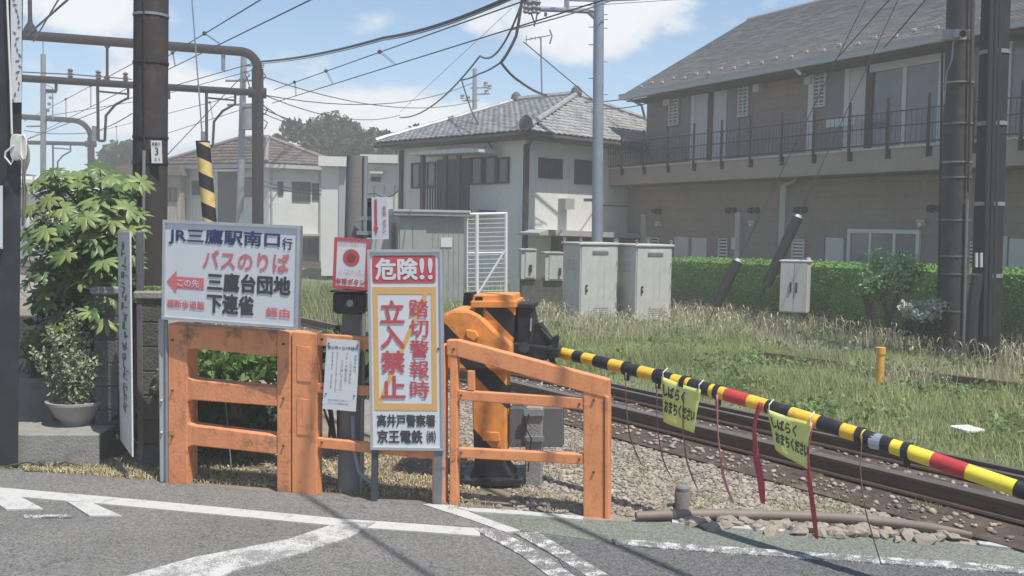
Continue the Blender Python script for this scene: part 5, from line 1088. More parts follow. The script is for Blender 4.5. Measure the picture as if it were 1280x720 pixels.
# far left dark post with leaf panel
t = thing('dark_post', G(8, 588), 'wide dark square post at the left edge with a leaf patterned panel', 'post'); LPY = 7.9
b, tp = at(6, 588, LPY), at(13, -60, LPY); tpb = (at(13, -60, LPY) - b)
def quadbox(x0b, x1b, x0t, x1t, yb, yt, Y0, Y1, name, m, par): mb = MB(); mb.hexa([at(x0b, yb, Y0), at(x1b, yb, Y0), at(x1b, yb, Y1), at(x0b, yb, Y1), at(x0t, yt, Y0), at(x1t, yt, Y0), at(x1t, yt, Y1), at(x0t, yt, Y1)]); return mb.build(name, m, par)
m_post = mat('charcoal_post', (.028, .029, .033), .6, var=.25, vscale=4, dirt=(.06, .06, .06))
quadbox(-40, 22.5, -36, 29.5, 590, -80, LPY, LPY + .25, 'body', m_post, t)
lp = quadbox(14.5, 27, 12.5, 27.5, 128, -60, LPY - .03, LPY - .002, 'leaf_panel', m_sign, t)
mb = MB(); r = random.Random(3)
for k in range(26):
    y = -50 + k * 7; x = 16 + r.uniform(0, 9); c = at(x, y, LPY - .034); a = r.uniform(-1, 1) + (1.57 if k % 2 else .9); L_ = r.uniform(.018, .026)
    u_ = Vector((math.cos(a), 0, math.sin(a))); w_ = Vector((-math.sin(a), 0, math.cos(a))); mb.add([c - u_ * L_, c - u_ * L_ * .2 + w_ * L_ * .38, c + u_ * L_, c - u_ * L_ * .2 - w_ * L_ * .38], [(0, 1, 2, 3)])
mb.build('leaf_pattern', m_print, lp)
t = thing('white_board', at(1, 305, LPY - .06), 'edge of a small white board on the dark post at the left border', 'board'); quadbox(-16, 3.5, -16, 3.5, 309, 232, LPY - .04, LPY - .01, 'panel', m_sign, t); quadbox(-17, 4.2, -17, 4.2, 311, 309.2, LPY - .045, LPY - .008, 'edge', m_alu, t)
mb = MB(); r = random.Random(5); K = 9
for k in range(K):
    cx = 17 + k * 1.5; pts = []
    for a in range(15): th = a / 14 * 2 * math.pi; pts.append(at(cx + 3.5 * math.sin(th) + (a % 3) * .3, 184 - 15 * math.cos(th) + r.uniform(-1, 1), LPY - .06 - .004 * k))
    mb.tube(pts, .009, 6)
mb.tube([at(17, 182, LPY - .08), at(7, 190, LPY - .08), at(6, 196, LPY - .08), at(14, 206, LPY - .08), at(16, 200, LPY - .08)], .008, 6); mb.tube([at(15, 168, LPY - .06), at(13, 100, LPY - .05), at(9, 0, LPY - .05), at(7, -60, LPY - .05)], .008, 6)
o = mb.build('rope_coil', m_rope, None, smooth=True); tag(o, 'coiled white rope hanging on the dark post at the left edge', 'rope')
mb = MB(); r = random.Random(8); vs = []; 
for j in range(15):
    for i in range(6): y = 176 + j * 7.5; w_ = 8 + 3 * math.sin(j * .8) if j < 8 else 9 - (j - 8) * .9; vs.append(at(27 + w_ * i / 5 + r.uniform(-.5, .5), y + (3 if i % 2 else 0), LPY + .02 + .03 * (i % 2)))
mb.add(vs, [(j * 6 + i, j * 6 + i + 1, (j + 1) * 6 + i + 1, (j + 1) * 6 + i) for j in range(14) for i in range(5)]); o = mb.build('hanging_cloth', m_cloth, None, smooth=True); tag(o, 'ragged pale cloth hanging from the dark post over the shrub', 'cloth')
# portals (catenary gantries)
def portal(px, ytop, ymid, ybase, lx, ylt, ylm, Y, Yl, r, label, tie_px, brackets):
    t = thing('catenary_portal', at(px, ybase, Y), label, 'gantry', 'overhead line portals')
    R = 20; top_r = at(px, ytop + R, Y); base = Vector((top_r.x, top_r.y, 0)); cr = [at(px, ytop + R, Y)]
    L = at(lx, ylt, Yl); Rt = at(px, ytop, Y); dl = (L - Rt); 
    mb = MB(); mb.cyl(base, top_r, r, r, 14); mb.build('post', m_portal, t, smooth=True)
    dn = dl.normalized(); rr = (Rt.z - top_r.z); pts = []
    for k in range(7): a = k / 6 * math.pi / 2; pts.append(Vector((top_r.x, top_r.y, top_r.z)) + Vector((dn.x, dn.y, dn.z)) * rr * (1 - math.cos(a)) + Vector((0, 0, 1)) * rr * math.sin(a))
    far = L + dl * .12; pts += [pts[-1].lerp(far, .5), far]; mb = MB(); mb.tube(pts, r * .8, 12); mb.build('top_beam', m_portal, t, smooth=True)
    Lm = at(lx, ylm, Yl); Rm = at(px, ymid, Y); mb = MB(); mb.tube([Rm, Lm + (Lm - Rm) * .12], r * .62, 10); mb.build('lower_beam', m_portal, t, smooth=True)
    mb = MB(); mb.cyl(Rm - (Lm - Rm).normalized() * r * 1.5, Rm + (Lm - Rm).normalized() * r * 1.6, r * .95, n=10); mb.build('beam_joint', m_portal, t, smooth=True)
    def onb(A, B, x):   # point on A-B line seen at column x
        lo, hi = -.2, 1.2
        for _ in range(40):
            m_ = (lo + hi) / 2; p = A.lerp(B, m_) - Vector((0, 0, CAM_H)); q = 640 + FOC * p.dot(Rv) / p.dot(Fv)
            if q > x: lo = m_
            else: hi = m_
        return A.lerp(B, lo)
    for x in tie_px:
        a, b_ = onb(Rt, L, x), onb(Rm, Lm, x); mb = MB(); mb.cyl(a, b_, r * .25, n=8); mb.cyl(b_, b_ + Vector((0, 0, .25)), r * .45, n=8); mb.cyl(a, a - Vector((0, 0, .2)), r * .45, n=8); mb.build('tie_rod', m_dark_steel, t)
    s = r / .13
    for x in brackets:   # drop bracket with registration arm
        p = onb(Rm, Lm, x); h = dn
        f = MB(); f.cyl(p, p - Vector((0, 0, 1.25 * s)), .035 * s, n=8); q = p - h * .62 * s
        f.tube([q - Vector((0, 0, .05)), q - Vector((0, 0, .28 * s)), p - h * .35 * s - Vector((0, 0, .45 * s)), p - h * .16 * s - Vector((0, 0, .7 * s)), p - h * .13 * s - Vector((0, 0, 1.25 * s))], .03 * s, 7); f.tube([p - Vector((0, 0, .18 * s)), q - Vector((0, 0, .2 * s))], .022 * s, 6); f.tube([p - Vector((0, 0, 1.25 * s)), p - h * .13 * s - Vector((0, 0, 1.25 * s))], .03 * s, 6); fo = f.build('drop_bracket', m_dark_steel, t)
        f = MB(); f.box(p - Vector((0, 0, 1.1 * s)) + h * .07 * s, (.09 * s, .09 * s, .32 * s)); f.build('insulator', m_insul_g, fo)
    return t, (Rm, Lm, onb, Rt, L)
t1, (Rm, Lm, onb, Rt, Lt) = portal(322, 66, 116, 330, 30, 44, 98, 34, 32, .20, 'nearest brown overhead line portal with curved corner spanning the tracks', (134,), (258, 122))
for x, up in ((88, 14), (123, 14), (157, 14)):
    p = onb(Rm, Lm, x); f = MB(); f.lathe(p + Vector((0, 0, .1)), [(.03, 0), (.10, .06), (.05, .1), (.10, .16), (.05, .2), (.10, .26), (.03, .32)], 10); f.build('insulator', m_insul, t1, smooth=True)
p = onb(Rt, Lt, 38); f = MB(); f.lathe(p + Vector((0, 0, .12)), [(.22, 0), (.2, .1), (.08, .3), (.07, .4)], 12); f.tube([p + Vector((0, 0, .45)), p + Vector((0, 0, 1.3)), p + Vector((-.25, 0, 1.65)), p + Vector((-.8, 0, 1.75))], .07, 8); f.build('horn_bracket', m_portal, t1, smooth=True)
p = onb(Rm, Lm, 70); f = MB(); f.tube([p, p - Vector((0, 0, .35))], .05, 8); f.tube([p - Vector((0, 0, .35)), onb(Rm, Lm, 57) - Vector((0, 0, .35))], .05, 8); f.build('hanger', m_dark_steel, t1)
p = onb(Rm, Lm, 210); f = MB(); f.cyl(p, p - Vector((0, 0, .4)), .08, n=8); f.build('hanger', m_dark_steel, t1)
t2, _x = portal(113.5, 152, 180, 330, 28, 146, 178, 58, 56, .20, 'smaller far overhead line portal with curved corner left of the brown pole', (), (66,))
t3, _x = portal(60, 221, 232, 300, 24, 219, 231, 92, 91, .2, 'farthest overhead line portal low above the pale station roofs', (), ())
for px, py, lab in ((279, 63, 'small'),):
    p = onb(Rt, Lt, px)
    f = MB(); f.cyl(p - Vector((0, 0, .1)), p - Vector((0, 0, .7)), .07, n=8); f.build('drop_insulator', m_insul_g, t1)
# utility poles
def xarm(t, b, tp, x, y, w, Y, m=m_galv, r=.045): mb = MB(); mb.cyl(at(x - w, y, Y), at(x + w, y - .6, Y), r, n=6); mb.build('crossarm', m, t)
t, b, tp = pole_at('utility_pole', 299, 300, 305, 62, 40, .17, .12, m_galv, 'grey utility pole with transformer just left of the curved portal corner', ext=0)
xarm(t, b, tp, 300, 101, 18, 40); xarm(t, b, tp, 316, 82, 14, 40); xarm(t, b, tp, 300, 131, 16, 40)
mb = MB(); mb.cyl(at(310, 162, 39.7), at(310, 136, 39.7), .24, n=14); mb.cyl(at(310, 135, 39.7), at(310, 132, 39.7), .26, n=14); mb.build('transformer', m_galv, t, smooth=True)
r = random.Random(4)
for k in range(7): x, y = r.uniform(300, 330), r.uniform(80, 165); mb = MB(); mb.tube([at(x, y, 39.8), at(x + r.uniform(3, 8), y + r.uniform(4, 10), 39.6), at(x + r.uniform(-4, 9), y + r.uniform(10, 22), 39.8)], .025, 5); mb.build('jumper_cable', m_wire, t)
t, b, tp = pole_at('utility_pole', 54, 300, 54, 68, 48, .15, .12, m_galv, 'slim grey pole with lightning rod behind the far left portal beams', ext=0)
xarm(t, b, tp, 44, 158, 11, 48); xarm(t, b, tp, 62, 116, 9, 48)
mb = MB(); mb.cyl(tp, tp + Vector((0, 0, .9)), .03, n=6); mb.lathe(tp + Vector((0, 0, .9)), [(.0, 0), (.09, .05), (.09, .12), (0, .17)], 8); mb.build('lightning_rod', m_galv, t)
mb = MB()
for k in range(4): mb.lathe(at(60 + k * 1.5, 140 - k * 8, 47.8), [(.02, 0), (.09, .04), (.09, .12), (.02, .18)], 8)
mb.tube([at(58, 106, 47.8), at(66, 110, 47.8), at(66, 150, 47.8)], .03, 5); mb.build('insulator_string', m_insul_g, t)
t, b, tp = pole_at('utility_pole', 593, 200, 593.5, 86, 62, .22, .14, m_galv, 'far utility pole with insulators rising behind the white tile roof', ext=0)
xarm(t, b, tp, 600, 110, 12, 62); xarm(t, b, tp, 588, 126, 10, 62); xarm(t, b, tp, 602, 118, 10, 62)
for x, y in ((578, 124), (607, 108), (612, 112), (608, 118), (585, 126)): mb = MB(); mb.lathe(at(x, y, 61.8), [(.03, 0), (.16, .06), (.1, .16), (.16, .24), (.03, .34)], 8); mb.build('insulator', m_insul_g, t)
t, b, tp = pole_at('steel_pole', 746.5, 312, 748.5, 0, 26, .155, .135, m_steel_pole, 'tall blue grey steel pole with stepping bolts and bracket arm behind the cabinets', ext=2.2)
for k, (y, s) in enumerate(((34, -1), (35, 1), (56, -1), (77, 1), (98, -1), (24, 1), (18, 1), (118, 1), (140, -1), (162, 1))):
    mb = MB(); p = at(747.5, y, 26); mb.cyl(p + Vector((.12 * s, 0, 0)), p + Vector((.26 * s, 0, 0)), .012, n=6); mb.build('step_bolt', m_galv, t)
mb = MB(); mb.tube([at(744, 22, 26), at(735, 14, 26), at(700, 12, 25.4), at(668, 11, 25)], .07, 8); mb.tube([at(744, 14, 26), at(736, 13, 26)], .08, 8); mb.build('bracket_arm', m_steel_pole, t, smooth=True)
mb = MB(); mb.tube([at(746, 1, 26), at(708, 0, 25.5)], .03, 6); mb.tube([at(708.5, 13, 25.5), at(708.5, -10, 25.5)], .07, 6); mb.tube([at(746, 1, 26), at(800, -1, 26.6)], .03, 6); mb.build('upper_bracket', m_steel_pole, t)
for k, x in enumerate((657, 662, 667, 672)):
    mb = MB(); mb.lathe(at(x, 12 + (k % 2) * 1, 25), [(.03, -.1), (.08, -.06), (.05, 0), (.09, .06), (.05, .12), (.09, .2), (.05, .26), (.08, .34), (.03, .4)], 8); mb.build('insulator', m_insul_g, t, smooth=True)
mb = MB(); mb.tube([at(663, 14, 25), at(668, 28, 25), at(668, 33, 25)], .02, 5); mb.tube([at(672, 14, 25), at(670, 25, 25), at(668, 31, 25)], .02, 5); mb.box(at(682, 18, 25), (.07, .04, .10)); mb.build('hardware', m_dark_steel, t)
pb(Plane(at(737, 250, 26.2), Vector((1, 0))), 730, 248, 741, 252, t, -.05, .05, 'cable_clamp', m_galv)
# right foreground pair of poles
t, b, tp = pole_at('brown_track_pole', 1190, 430, 1201, 0, 15.6, .235, .205, m_conc_dark if False else mat('grey_brown_pole', (.062, .057, .054), .9, var=.12, vscale=3, bump=.2, dirt=(.14, .13, .12), dscale=4), 'thick grey brown pole with small camera, left of the dark pair on the right')
for py in (104, 155, 203, 222, 275, 320, 342, 388): c = on(b, tp, zpx(1196, py, 15.6)); rr_ = .235 - .002 * c.z; mb = MB(); mb.cyl(c - Vector((0, 0, .014)), c + Vector((0, 0, .014)), rr_ + .004, n=20); mb.build('band', m_galv if py in (104, 203) else mat('dull_band', (.16, .16, .155), .6), t, smooth=True)
mb = MB(); p = at(1199, 42, 15.3); mb.box(p + Vector((0, .12, 0)), (.46, .08, .16), bev=.01); mb.build('camera_bracket', m_cab_dark, t); mb = MB(); mb.cyl(p + Vector((0, .1, 0)), p + Vector((0, -.12, -.02)), .07, n=14); mb.build('camera_housing', m_alu, t, smooth=True); mb = MB(); mb.cyl(p + Vector((0, -.12, -.02)), p + Vector((0, -.125, -.02)), .05, n=14); mb.build('lens', m_black, t)
for x0, y0, x1, y1, rr_ in ((1209, 250, 1204, 430, .022), (1178, 60, 1172, 430, .018), (1215, -20, 1210, 240, .016)): mb = MB(); mb.cyl(at(x0, y0, 15.35), at(x1, y1, 15.35), rr_, n=6); mb.build('conduit', m_galv if rr_ > .02 else m_dark_steel, t)
mb = MB(); mb.tube([at(1192, 52, 15.3), at(1190, 75, 15.3), at(1183, 92, 15.3), at(1180, 130, 15.3)], .015, 5); mb.build('cable', m_galv, t)
t, b, tp = pole_at('dark_track_pole', 1231, 425, 1245, 0, 14.8, .215, .20, mat('near_black_pole', (.014, .015, .018), .8, var=.2, vscale=3, dirt=(.05, .05, .055), dscale=4), 'near black thick pole with silver bands at the right side')
for py in (66, 155, 255, 344): c = on(b, tp, zpx(1238, py, 14.8)); mb = MB(); mb.cyl(c - Vector((0, 0, .03)), c + Vector((0, 0, .03)), .218, n=20); mb.build('band', mat('silver_band', (.24, .25, .26), .5), t, smooth=True)
mb = MB(); 
for dx, yy in ((-3, 0), (3, 1), (8, 2)): mb.tube([at(1243 + dx, -20, 14.55 + .03 * yy), at(1238 + dx, 200, 14.55 + .03 * yy), at(1233 + dx, 420, 14.55 + .03 * yy)], .035, 6)
mb.build('cable_bundle', m_dark_steel, t)
mb = MB(); mb.tube([at(1222, 345, 14.6), at(1216, 380, 14.6), at(1214, 430, 14.6)], .09, 8); mb.build('base_cover', m_dark_steel, t, smooth=True)
for x in (1220.5, 1226.5): mb = MB(); mb.cyl(at(x, 316, 14.5), at(x, 334, 14.5), .022, n=6); mb.build('plate_edge', m_frame_w, t)
# leaning dark guy guards
for (x0, y0, x1, y1, Y, lab) in ((997, 272, 962, 348, 19.5, 'longer leaning black guy guard tube rising above the hedge'), (922, 327, 897, 378, 19.8, 'shorter leaning black guy guard tube against the hedge')):
    t = thing('leaning_guard', at(x1, y1, Y), lab, 'guy guard', 'leaning black tubes by the hedge'); a, b_ = at(x0, y0, Y), at(x1, y1, Y); d = a - b_; mb = MB(); mb.cyl(b_ - d * .1, a, .105, n=12); mb.build('tube', m_black, t, smooth=True); mb = MB(); mb.cyl(a, a + d.normalized() * .06, .09, .06, 10); mb.build('tip', m_alu, t)
    f = b_ - d * (b_.z / d.z); mb = MB(); mb.tube([f, a, a + d * 6.5], .010, 5); mb.build('stay_wire', m_wire, t)

# ------------------------------------------------------------------ wires
def wire(pts, label, r=.012, sag=0.0, name='overhead_wire', cat='wire', m=None, group='overhead wires', n=14):
    P = [at(*p) for p in pts]; out = []
    for a, b in zip(P[:-1], P[1:]):
        for k in range(n): s = k / n; q = a.lerp(b, s); q.z -= sag * 4 * s * (1 - s); out.append(q)
    out.append(P[-1]); mb = MB(); mb.tube(out, r, 5); o = mb.build(name, m or m_wire, None); tag(o, label, cat, group); return o
def catenary(c0, c1, m0, m1, drops, label):
    """contact wire + messenger with droppers"""
    t = thing('catenary_wires', at(*c0), label, 'overhead line', 'catenary wires over the tracks')
    A, B, C, D = at(*c0), at(*c1), at(*m0), at(*m1)
    for P, Q, nm, r in ((A, B, 'contact_wire', .014), (C, D, 'messenger_wire', .014)): mb = MB(); mb.tube([P.lerp(Q, k / 8) for k in range(9)], r, 5); mb.build(nm, m_wire, t)
    for s in drops:
        p, q = A.lerp(B, s), C.lerp(D, s)
        mb = MB(); mb.tube([p, q], .008, 4); mb.tube([p + (B - A).normalized() * .12, q + (D - C).normalized() * .12], .008, 4); mb.lathe(q - Vector((0, 0, .05)), [(0, 0), (.05, .03), (.05, .09), (0, .12)], 6); mb.build('dropper', m_wire, t)
catenary((340, 129, 34), (780, -8, 15), (343, 112, 34), (720, -22, 15), (.14, .32, .55), 'twin catenary wires with droppers crossing the middle of the sky')
catenary((208, 88, 30), (400, -6, 16), (208, 71, 30), (345, -12, 16), (.1, .5), 'twin catenary wires with droppers passing right of the brown pole')
catenary((120, 195, 60), (330, 128, 34), (120, 165, 60), (325, 112, 34), (.2, .5, .8), 'short far catenary wires between portals behind the brown pole')
catenary((30, 176, 56), (180, 100, 30), (30, 152, 56), (180, 72, 30), (.3, .5, .7), 'far catenary wires seen above the shrub at left')
wire([(326, 77, 34), (480, 47, 24), (640, -5, 16)], 'thick lashed messenger cable rising from the portal corner to the top', .035, .1)
wire([(326, 79.5, 34), (480, 50, 24), (640, -1, 16)], 'cable just under the thick lashed one', .012, .1)
wire([(500, 147, 45), (600, 70, 30), (652, 5, 24)], 'steep cable from the tree top to the insulator cluster', .03, .5)
wire([(500, 140, 62), (640, 10, 45)], 'thin steep cable beside the thicker one left of the insulator cluster', .012)
wire([(653, -5, 24), (645, 45, 24), (626, 78, 24)], 'thick drop cable curving down from the insulator cluster', .04, .05)
wire([(626, 78, 24), (650, 102, 26), (683, 119, 30)], 'dark service cable running down to the white tile roof', .035, .05)
wire([(626, 78, 24), (600, 92, 28), (577, 100, 33), (590, 140, 31), (615, 185, 28)], 'service cable dipping from the junction to the house eave', .025, .03)
wire([(654, 52, 25), (740, 124, 27)], 'straight thin stay running down right to the steel pole', .014)
wire([(640, 37, 24), (780, -5, 26)], 'cable rising right behind the steel pole top', .018, .05)
wire([(712, 127, 33), (810, 118, 30)], 'upper cable from house ridge to the apartment corner', .018, .1)
wire([(752, 136, 26), (810, 129, 30)], 'lower cable from steel pole to the apartment corner', .014, .05)
wire([(688, 10, 25), (900, -4, 40)], 'faint wire leaving the steel pole to the upper right', .01)
for k, (y0, x1, y1, sg, lab) in enumerate(((95, 595, 126, .8, 'first'), (118, 590, 104, .8, ''), (117, 500, 144, .6, ''), (135, 470, 160, .5, ''), (140, 380, 158, .1, ''), (130, 480, 166, .9, ''))):
    wire([(326, y0, 38), (x1, y1, 62)], ('uppermost', 'flat rising', 'second sagging', 'third sagging', 'short steep', 'lowest sagging')[k] + ' thin far wire fanning right from the portal post', .022, sg)
wire([(320, 230, 38), (470, 242, 34), (500, 236, 30)], 'low cable drooping past the pale flat roofed house', .02, .2)
wire([(320, 222, 38), (400, 238, 36), (470, 252, 33)], 'second low cable drooping past the pale flat roofed house', .016, .15)
wire([(30, 176, 40), (165, 122, 32), (320, 78, 30)], 'long feeder wire rising behind the portals to the right', .014)
wire([(28, 90, 31.5), (90, 93, 31.8), (165, 99, 32.2)], 'wire carried on the insulators above the lower portal beam', .02)
def over_cable(p0, gx, gy_, z, r_, label):
    A = at(*p0); d = Vector((.556, -.831, 0)); g = G(gx, gy_); B = Vector((g.x, g.y, z)) + Vector((SUN_AZ_VEC.x, SUN_AZ_VEC.y, 0)) * (z / math.tan(SUN_EL)); mb = MB(); E_ = B + d * 9; M_ = B - d * 9
    mb.tube([A, A.lerp(M_, .5), M_, B, E_], r_, 8); tag(mb.build('feeder_cable', m_wire, None), label, 'cable', 'thick cables leaving the portal towards the viewer')
over_cable((34, 44, 30), 764, 681, 7.4, .030, 'left thick diagonal cable leaving the portal top overhead')
over_cable((42, 52, 31), 505, 701, 7.6, .022, 'right thick diagonal cable leaving the portal top overhead')

wire([(208, 195, 40), (300, 98, 38)], 'thin stay leaning up right to the utility pole', .018)
wire([(1120, -10, 17), (1040, 80, 22)], 'left thin stay wire crossing the slate roof', .012)
wire([(1174, -20, 16), (1105, 60, 20)], 'right thin stay wire crossing the slate roof', .012)
wire([(30, 150, 50), (180, 125, 45), (330, 84, 38)], 'faint feeder wire through the portal legs', .016)
wire([(30, 163, 46), (110, 166, 44), (165, 142, 30)], 'sagging feeder wire left of the brown pole', .018, .1)

# ------------------------------------------------------------------ trees
def tree(base, H, R, label, n=5200, group=None, leaf=.16, clumps=16, trunk_h=.35, m=None, sq=.8, name='tree'):
    base = Vector(base); t = thing(name, base, label, 'tree', group); th = H * trunk_h; top = base + Vector((0, 0, H * .72))
    mb = MB(); mb.tube([base - Vector((0, 0, .2)), base + Vector((.05 * R, 0, th * .6)), base + Vector((-.05 * R, .05 * R, th * 1.2)), top], [R * .09, R * .075, R * .05, R * .015], 9)
    C = []
    for k in range(clumps):
        a = RNG.uniform(0, 6.28); e = RNG.uniform(-1.0, .85); rr = R * RNG.uniform(.35, .78)
        c = np.array([base.x + math.cos(a) * rr * math.sqrt(max(0, 1 - max(e, 0) ** 2 * .7)), base.y + math.sin(a) * rr * .9, base.z + th + (H - th) * (.5 + .36 * e)]); C.append(c)
        if k < 9: mb.tube([base + Vector((0, 0, th * RNG.uniform(.7, 1.3))), Vector(c) * .5 + (base + Vector((0, 0, th * 1.2))) * .5 + Vector((0, 0, .2)), Vector(c)], [R * .035, R * .022, R * .008], 6)
    mb.build('trunk', m_bark, t, smooth=True); P = []
    for c in C: s = R * RNG.uniform(.28, .46); P.append(cloud_pts(c, (s, s, s * sq), n // clumps, .35))
    V, F = leaf_quads(np.concatenate(P), leaf, .4); fast('crown', V, F, m or m_leaf_tree, t); return t
def tree_px(cx, ytop, Y, Rpx, label, **k):
    p = at(cx, ytop, Y); H = p.z + 0; return tree((p.x, p.y, 0), H, Rpx / 1200 * Y, label, **k)
G_ = 'trees behind the brown roofed house'
tree_px(405, 134, 64, 62, 'tall round dark green tree above the right end of the brown roof', group=G_, n=16000, leaf=.2, clumps=46)
tree_px(354, 156, 60, 26, 'small low dark tree peeking over the brown roof ridge', group=G_, n=2400, leaf=.18)
tree_px(455, 146, 62, 48, 'middle tree of the clump behind the flat roofed house', group=G_, n=9000, leaf=.19, clumps=34)
tree_px(500, 140, 58, 44, 'rightmost ragged tree of the clump next to the white tile roof', group=G_, n=8000, leaf=.18, clumps=34)
tree_px(402, 172, 52, 24, 'pale green bush tree in front of the tall round tree', group=G_, n=3000, leaf=.16, m=mat('tree_leaf_pale', (.09, .11, .055), .6, var=.3, island=.35, transl=.2))
tree_px(158, 172, 66, 40, 'dark tree left of the brown pole above the station roofs', n=8000, leaf=.2, clumps=30)
tree_px(238, 186, 64, 40, 'low dark tree just right of the brown pole', n=6000, leaf=.2, clumps=24)
tree_px(85, 205, 90, 36, 'distant low tree at the far left behind the portals', n=2000, leaf=.26)
tree_px(792, 128, 48, 14, 'small sparse tree between tiled house and apartment roof', n=1500, leaf=.14, clumps=10)
tree_px(300, 205, 96, 60, 'distant dark tree behind the brown roofed house', n=3000, leaf=.3)

# ------------------------------------------------------------------ hedge and planting at the apartment
HP = Plane(at(838, 380, 23.3), Vector((.478, -.878)))
ha0 = HP.hit(832, 350)[0]; ha1 = ha0 + 22; zh0 = at(845, 323, 23.2).z; zh1 = at(1280, 338, HP.at(1280, 350).y).z
t = thing('hedge', HP.pt(6, 0, 0), 'long clipped bright green hedge in front of the brown apartment building', 'hedge')
def zh(a): f = (a - ha0) / (HP.hit(1280, 350)[0] - ha0); return zh0 + (zh1 - zh0) * f
zlo = .28
mb = MB(); n = 60; vs = []; fs = []
for k in range(n + 1):
    a = ha0 + (ha1 - ha0) * k / n; w = .012 * math.sin(k * 1.7)
    for o, z in ((0 + w, zlo), (.06 + w, (zlo + zh(a)) / 2), (.0 + w, zh(a) - .08), (-.1, zh(a) - .02), (-.7, zh(a) - .02), (-.8, zlo)): vs.append(HP.pt(a, z, o - .05))
for k in range(n):
    for j in range(5): q = k * 6 + j; fs.append((q, q + 6, q + 7, q + 1))
fs += [tuple(range(6)), tuple(range(n * 6, n * 6 + 6))]
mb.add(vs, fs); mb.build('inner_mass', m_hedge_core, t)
N = 42000; a = ha0 + (ha1 - ha0) * RNG.random(N); zt_ = zh0 + (zh1 - zh0) * (a - ha0) / (HP.hit(1280, 350)[0] - ha0); f = RNG.random(N); top = RNG.random(N) < .25
z = np.where(top, zt_ + RNG.normal(0, .018, N), zlo + (zt_ - zlo) * f); o = np.where(top, -.75 * f, RNG.normal(.012, .014, N))
Pn = np.array([HP.p.x, HP.p.y]); C = np.stack([HP.p.x + HP.d.x * a + HP.n.x * o, HP.p.y + HP.d.y * a + HP.n.y * o, z], 1); V, F = leaf_quads(C, .024, .3); fast('leaves', V, F, m_leaf_hedge, t)
t = thing('low_wall', HP.pt(6, 0, .3), 'low dark concrete kerb wall with top rail under the hedge', 'wall')
mb = MB(); mb.pbox(HP, ha0 - .5, -.1, ha1, .30, -.75, .12); mb.build('wall', m_conc_dark, t); mb = MB(); mb.pbox(HP, ha0 - .5, .38, ha1, .41, .16, .19)
for k in range(14): mb.pbox(HP, ha0 + k * 1.6, .0, ha0 + k * 1.6 + .04, .38, .16, .19)
mb.build('rail', m_dark_steel, t)
def bush(c, r, label, m, n=1500, leaf=.05, name='shrub', group=None, stems=7, shell=.2, up=.3):
    c = Vector(c); t = thing(name, (c.x, c.y, 0), label, 'shrub', group); mb = MB(); P = []
    for k in range(stems):
        a = k * 6.28 / stems + RNG.uniform(-.3, .3); q = c + Vector((math.cos(a) * r[0] * RNG.uniform(.2, .75), math.sin(a) * r[1] * .6, r[2] * RNG.uniform(.0, .8))); b0 = Vector((c.x + RNG.uniform(-.06, .06), c.y, max(0, c.z - r[2] * 1.2))); mb.tube([b0, b0.lerp(q, .5) + Vector((0, 0, .05)), q], [.014, .01, .004], 5)
        s = RNG.uniform(.35, .6); P.append(cloud_pts(q, (r[0] * s, r[1] * s, r[2] * s), n // stems, shell))
    mb.build('stems', m_bark, t); V, F = leaf_quads(np.concatenate(P), leaf, up); fast('foliage', V, F, m, t); return t
bY = 15.9
bush(at(1112, 360, bY), (.62, .35, .55), 'bright green loose shrub in front of the hedge', mat('shrub_green', (.32, .50, .22), .5, var=.25, island=.3, transl=.4), 2600, .04, stems=13)
bush(at(1088, 372, bY), (.3, .25, .3), 'smaller bright green shrub at the left foot of the loose shrub', m_leaf_bright, 600, .045)
bush(at(1135, 338, bY), (.28, .2, .3), 'thin top shoot shrub rising over the hedge top', m_leaf_bright, 260, .04, stems=5)
m_silver = mat('silver_leaf', (.42, .47, .42), .6, var=.2, island=.3)
bush(at(1148, 398, 15.4), (.4, .3, .26), 'silvery white leaved shrub at the foot of the brown pole', m_silver, 900, .034)
bush(at(1216, 402, 15.9), (.16, .2, .3), 'silvery leaves between the two thick poles on the right', m_silver, 400, .032, stems=4)
bush(at(1155, 412, 15.6), (.5, .3, .25), 'dark low shrub under the silvery leaves', m_leaf_dark, 900, .05)
# ------------------------------------------------------------------ left corner: pillars, board, block, pots, shrubs
def pillar(x0, x1, ytop, Y, depth, label, cap=True):
    a, b = at(x0, 500, Y), at(x1, 500, Y); zt = at((x0 + x1) / 2, ytop, Y).z; c = Vector(((a.x + b.x) / 2, Y + depth / 2, 0)); w = b.x - a.x
    t = thing('wall_pillar', c, label, 'pillar', 'dark concrete pillars by the shrub'); mb = MB(); n = int(zt / .2)
    for k in range(n): mb.box(c + Vector((0, 0, zt * (k + .5) / n)), (w - .004 * (k % 2), depth, zt / n - .006), bev=.008)
    mb.box(c + Vector((0, 0, zt / 2)), (w - .02, depth - .02, zt)); mb.build('blocks', m_conc_dark, t)
    mb = MB(); mb.box(c + Vector((0, 0, zt + .02)), (w + .05, depth + .05, .07), bev=.015); mb.build('cap', m_conc, t)
    C = np.array([[c.x + RNG.uniform(-w / 2, w / 2), c.y + RNG.uniform(-depth / 2, depth / 2), zt + .06 + RNG.random() * .025] for _ in range(260)]); V, F = leaf_quads(C, .014, .8); fast('moss', V, F, m_leaf_bright, t); return t
pillar(172, 199, 372, 7.95, .22, 'dark concrete block pillar with mossy cap just right of the narrow board')
pillar(118, 147, 366, 8.35, .22, 'dark concrete pillar with mossy cap left of the narrow board')
t = thing('grey_post', G(203.5, 603), 'slim grey square concrete post at the left end of the mossy orange fence', 'post')
c = G(203.5, 603); mb = MB(); zt = at(203, 399, c.y).z; mb.box((c.x, c.y + .04, zt / 2), (.055, .08, zt), bev=.008); mb.build('shaft', m_cab_dark, t)
mb = MB(); 
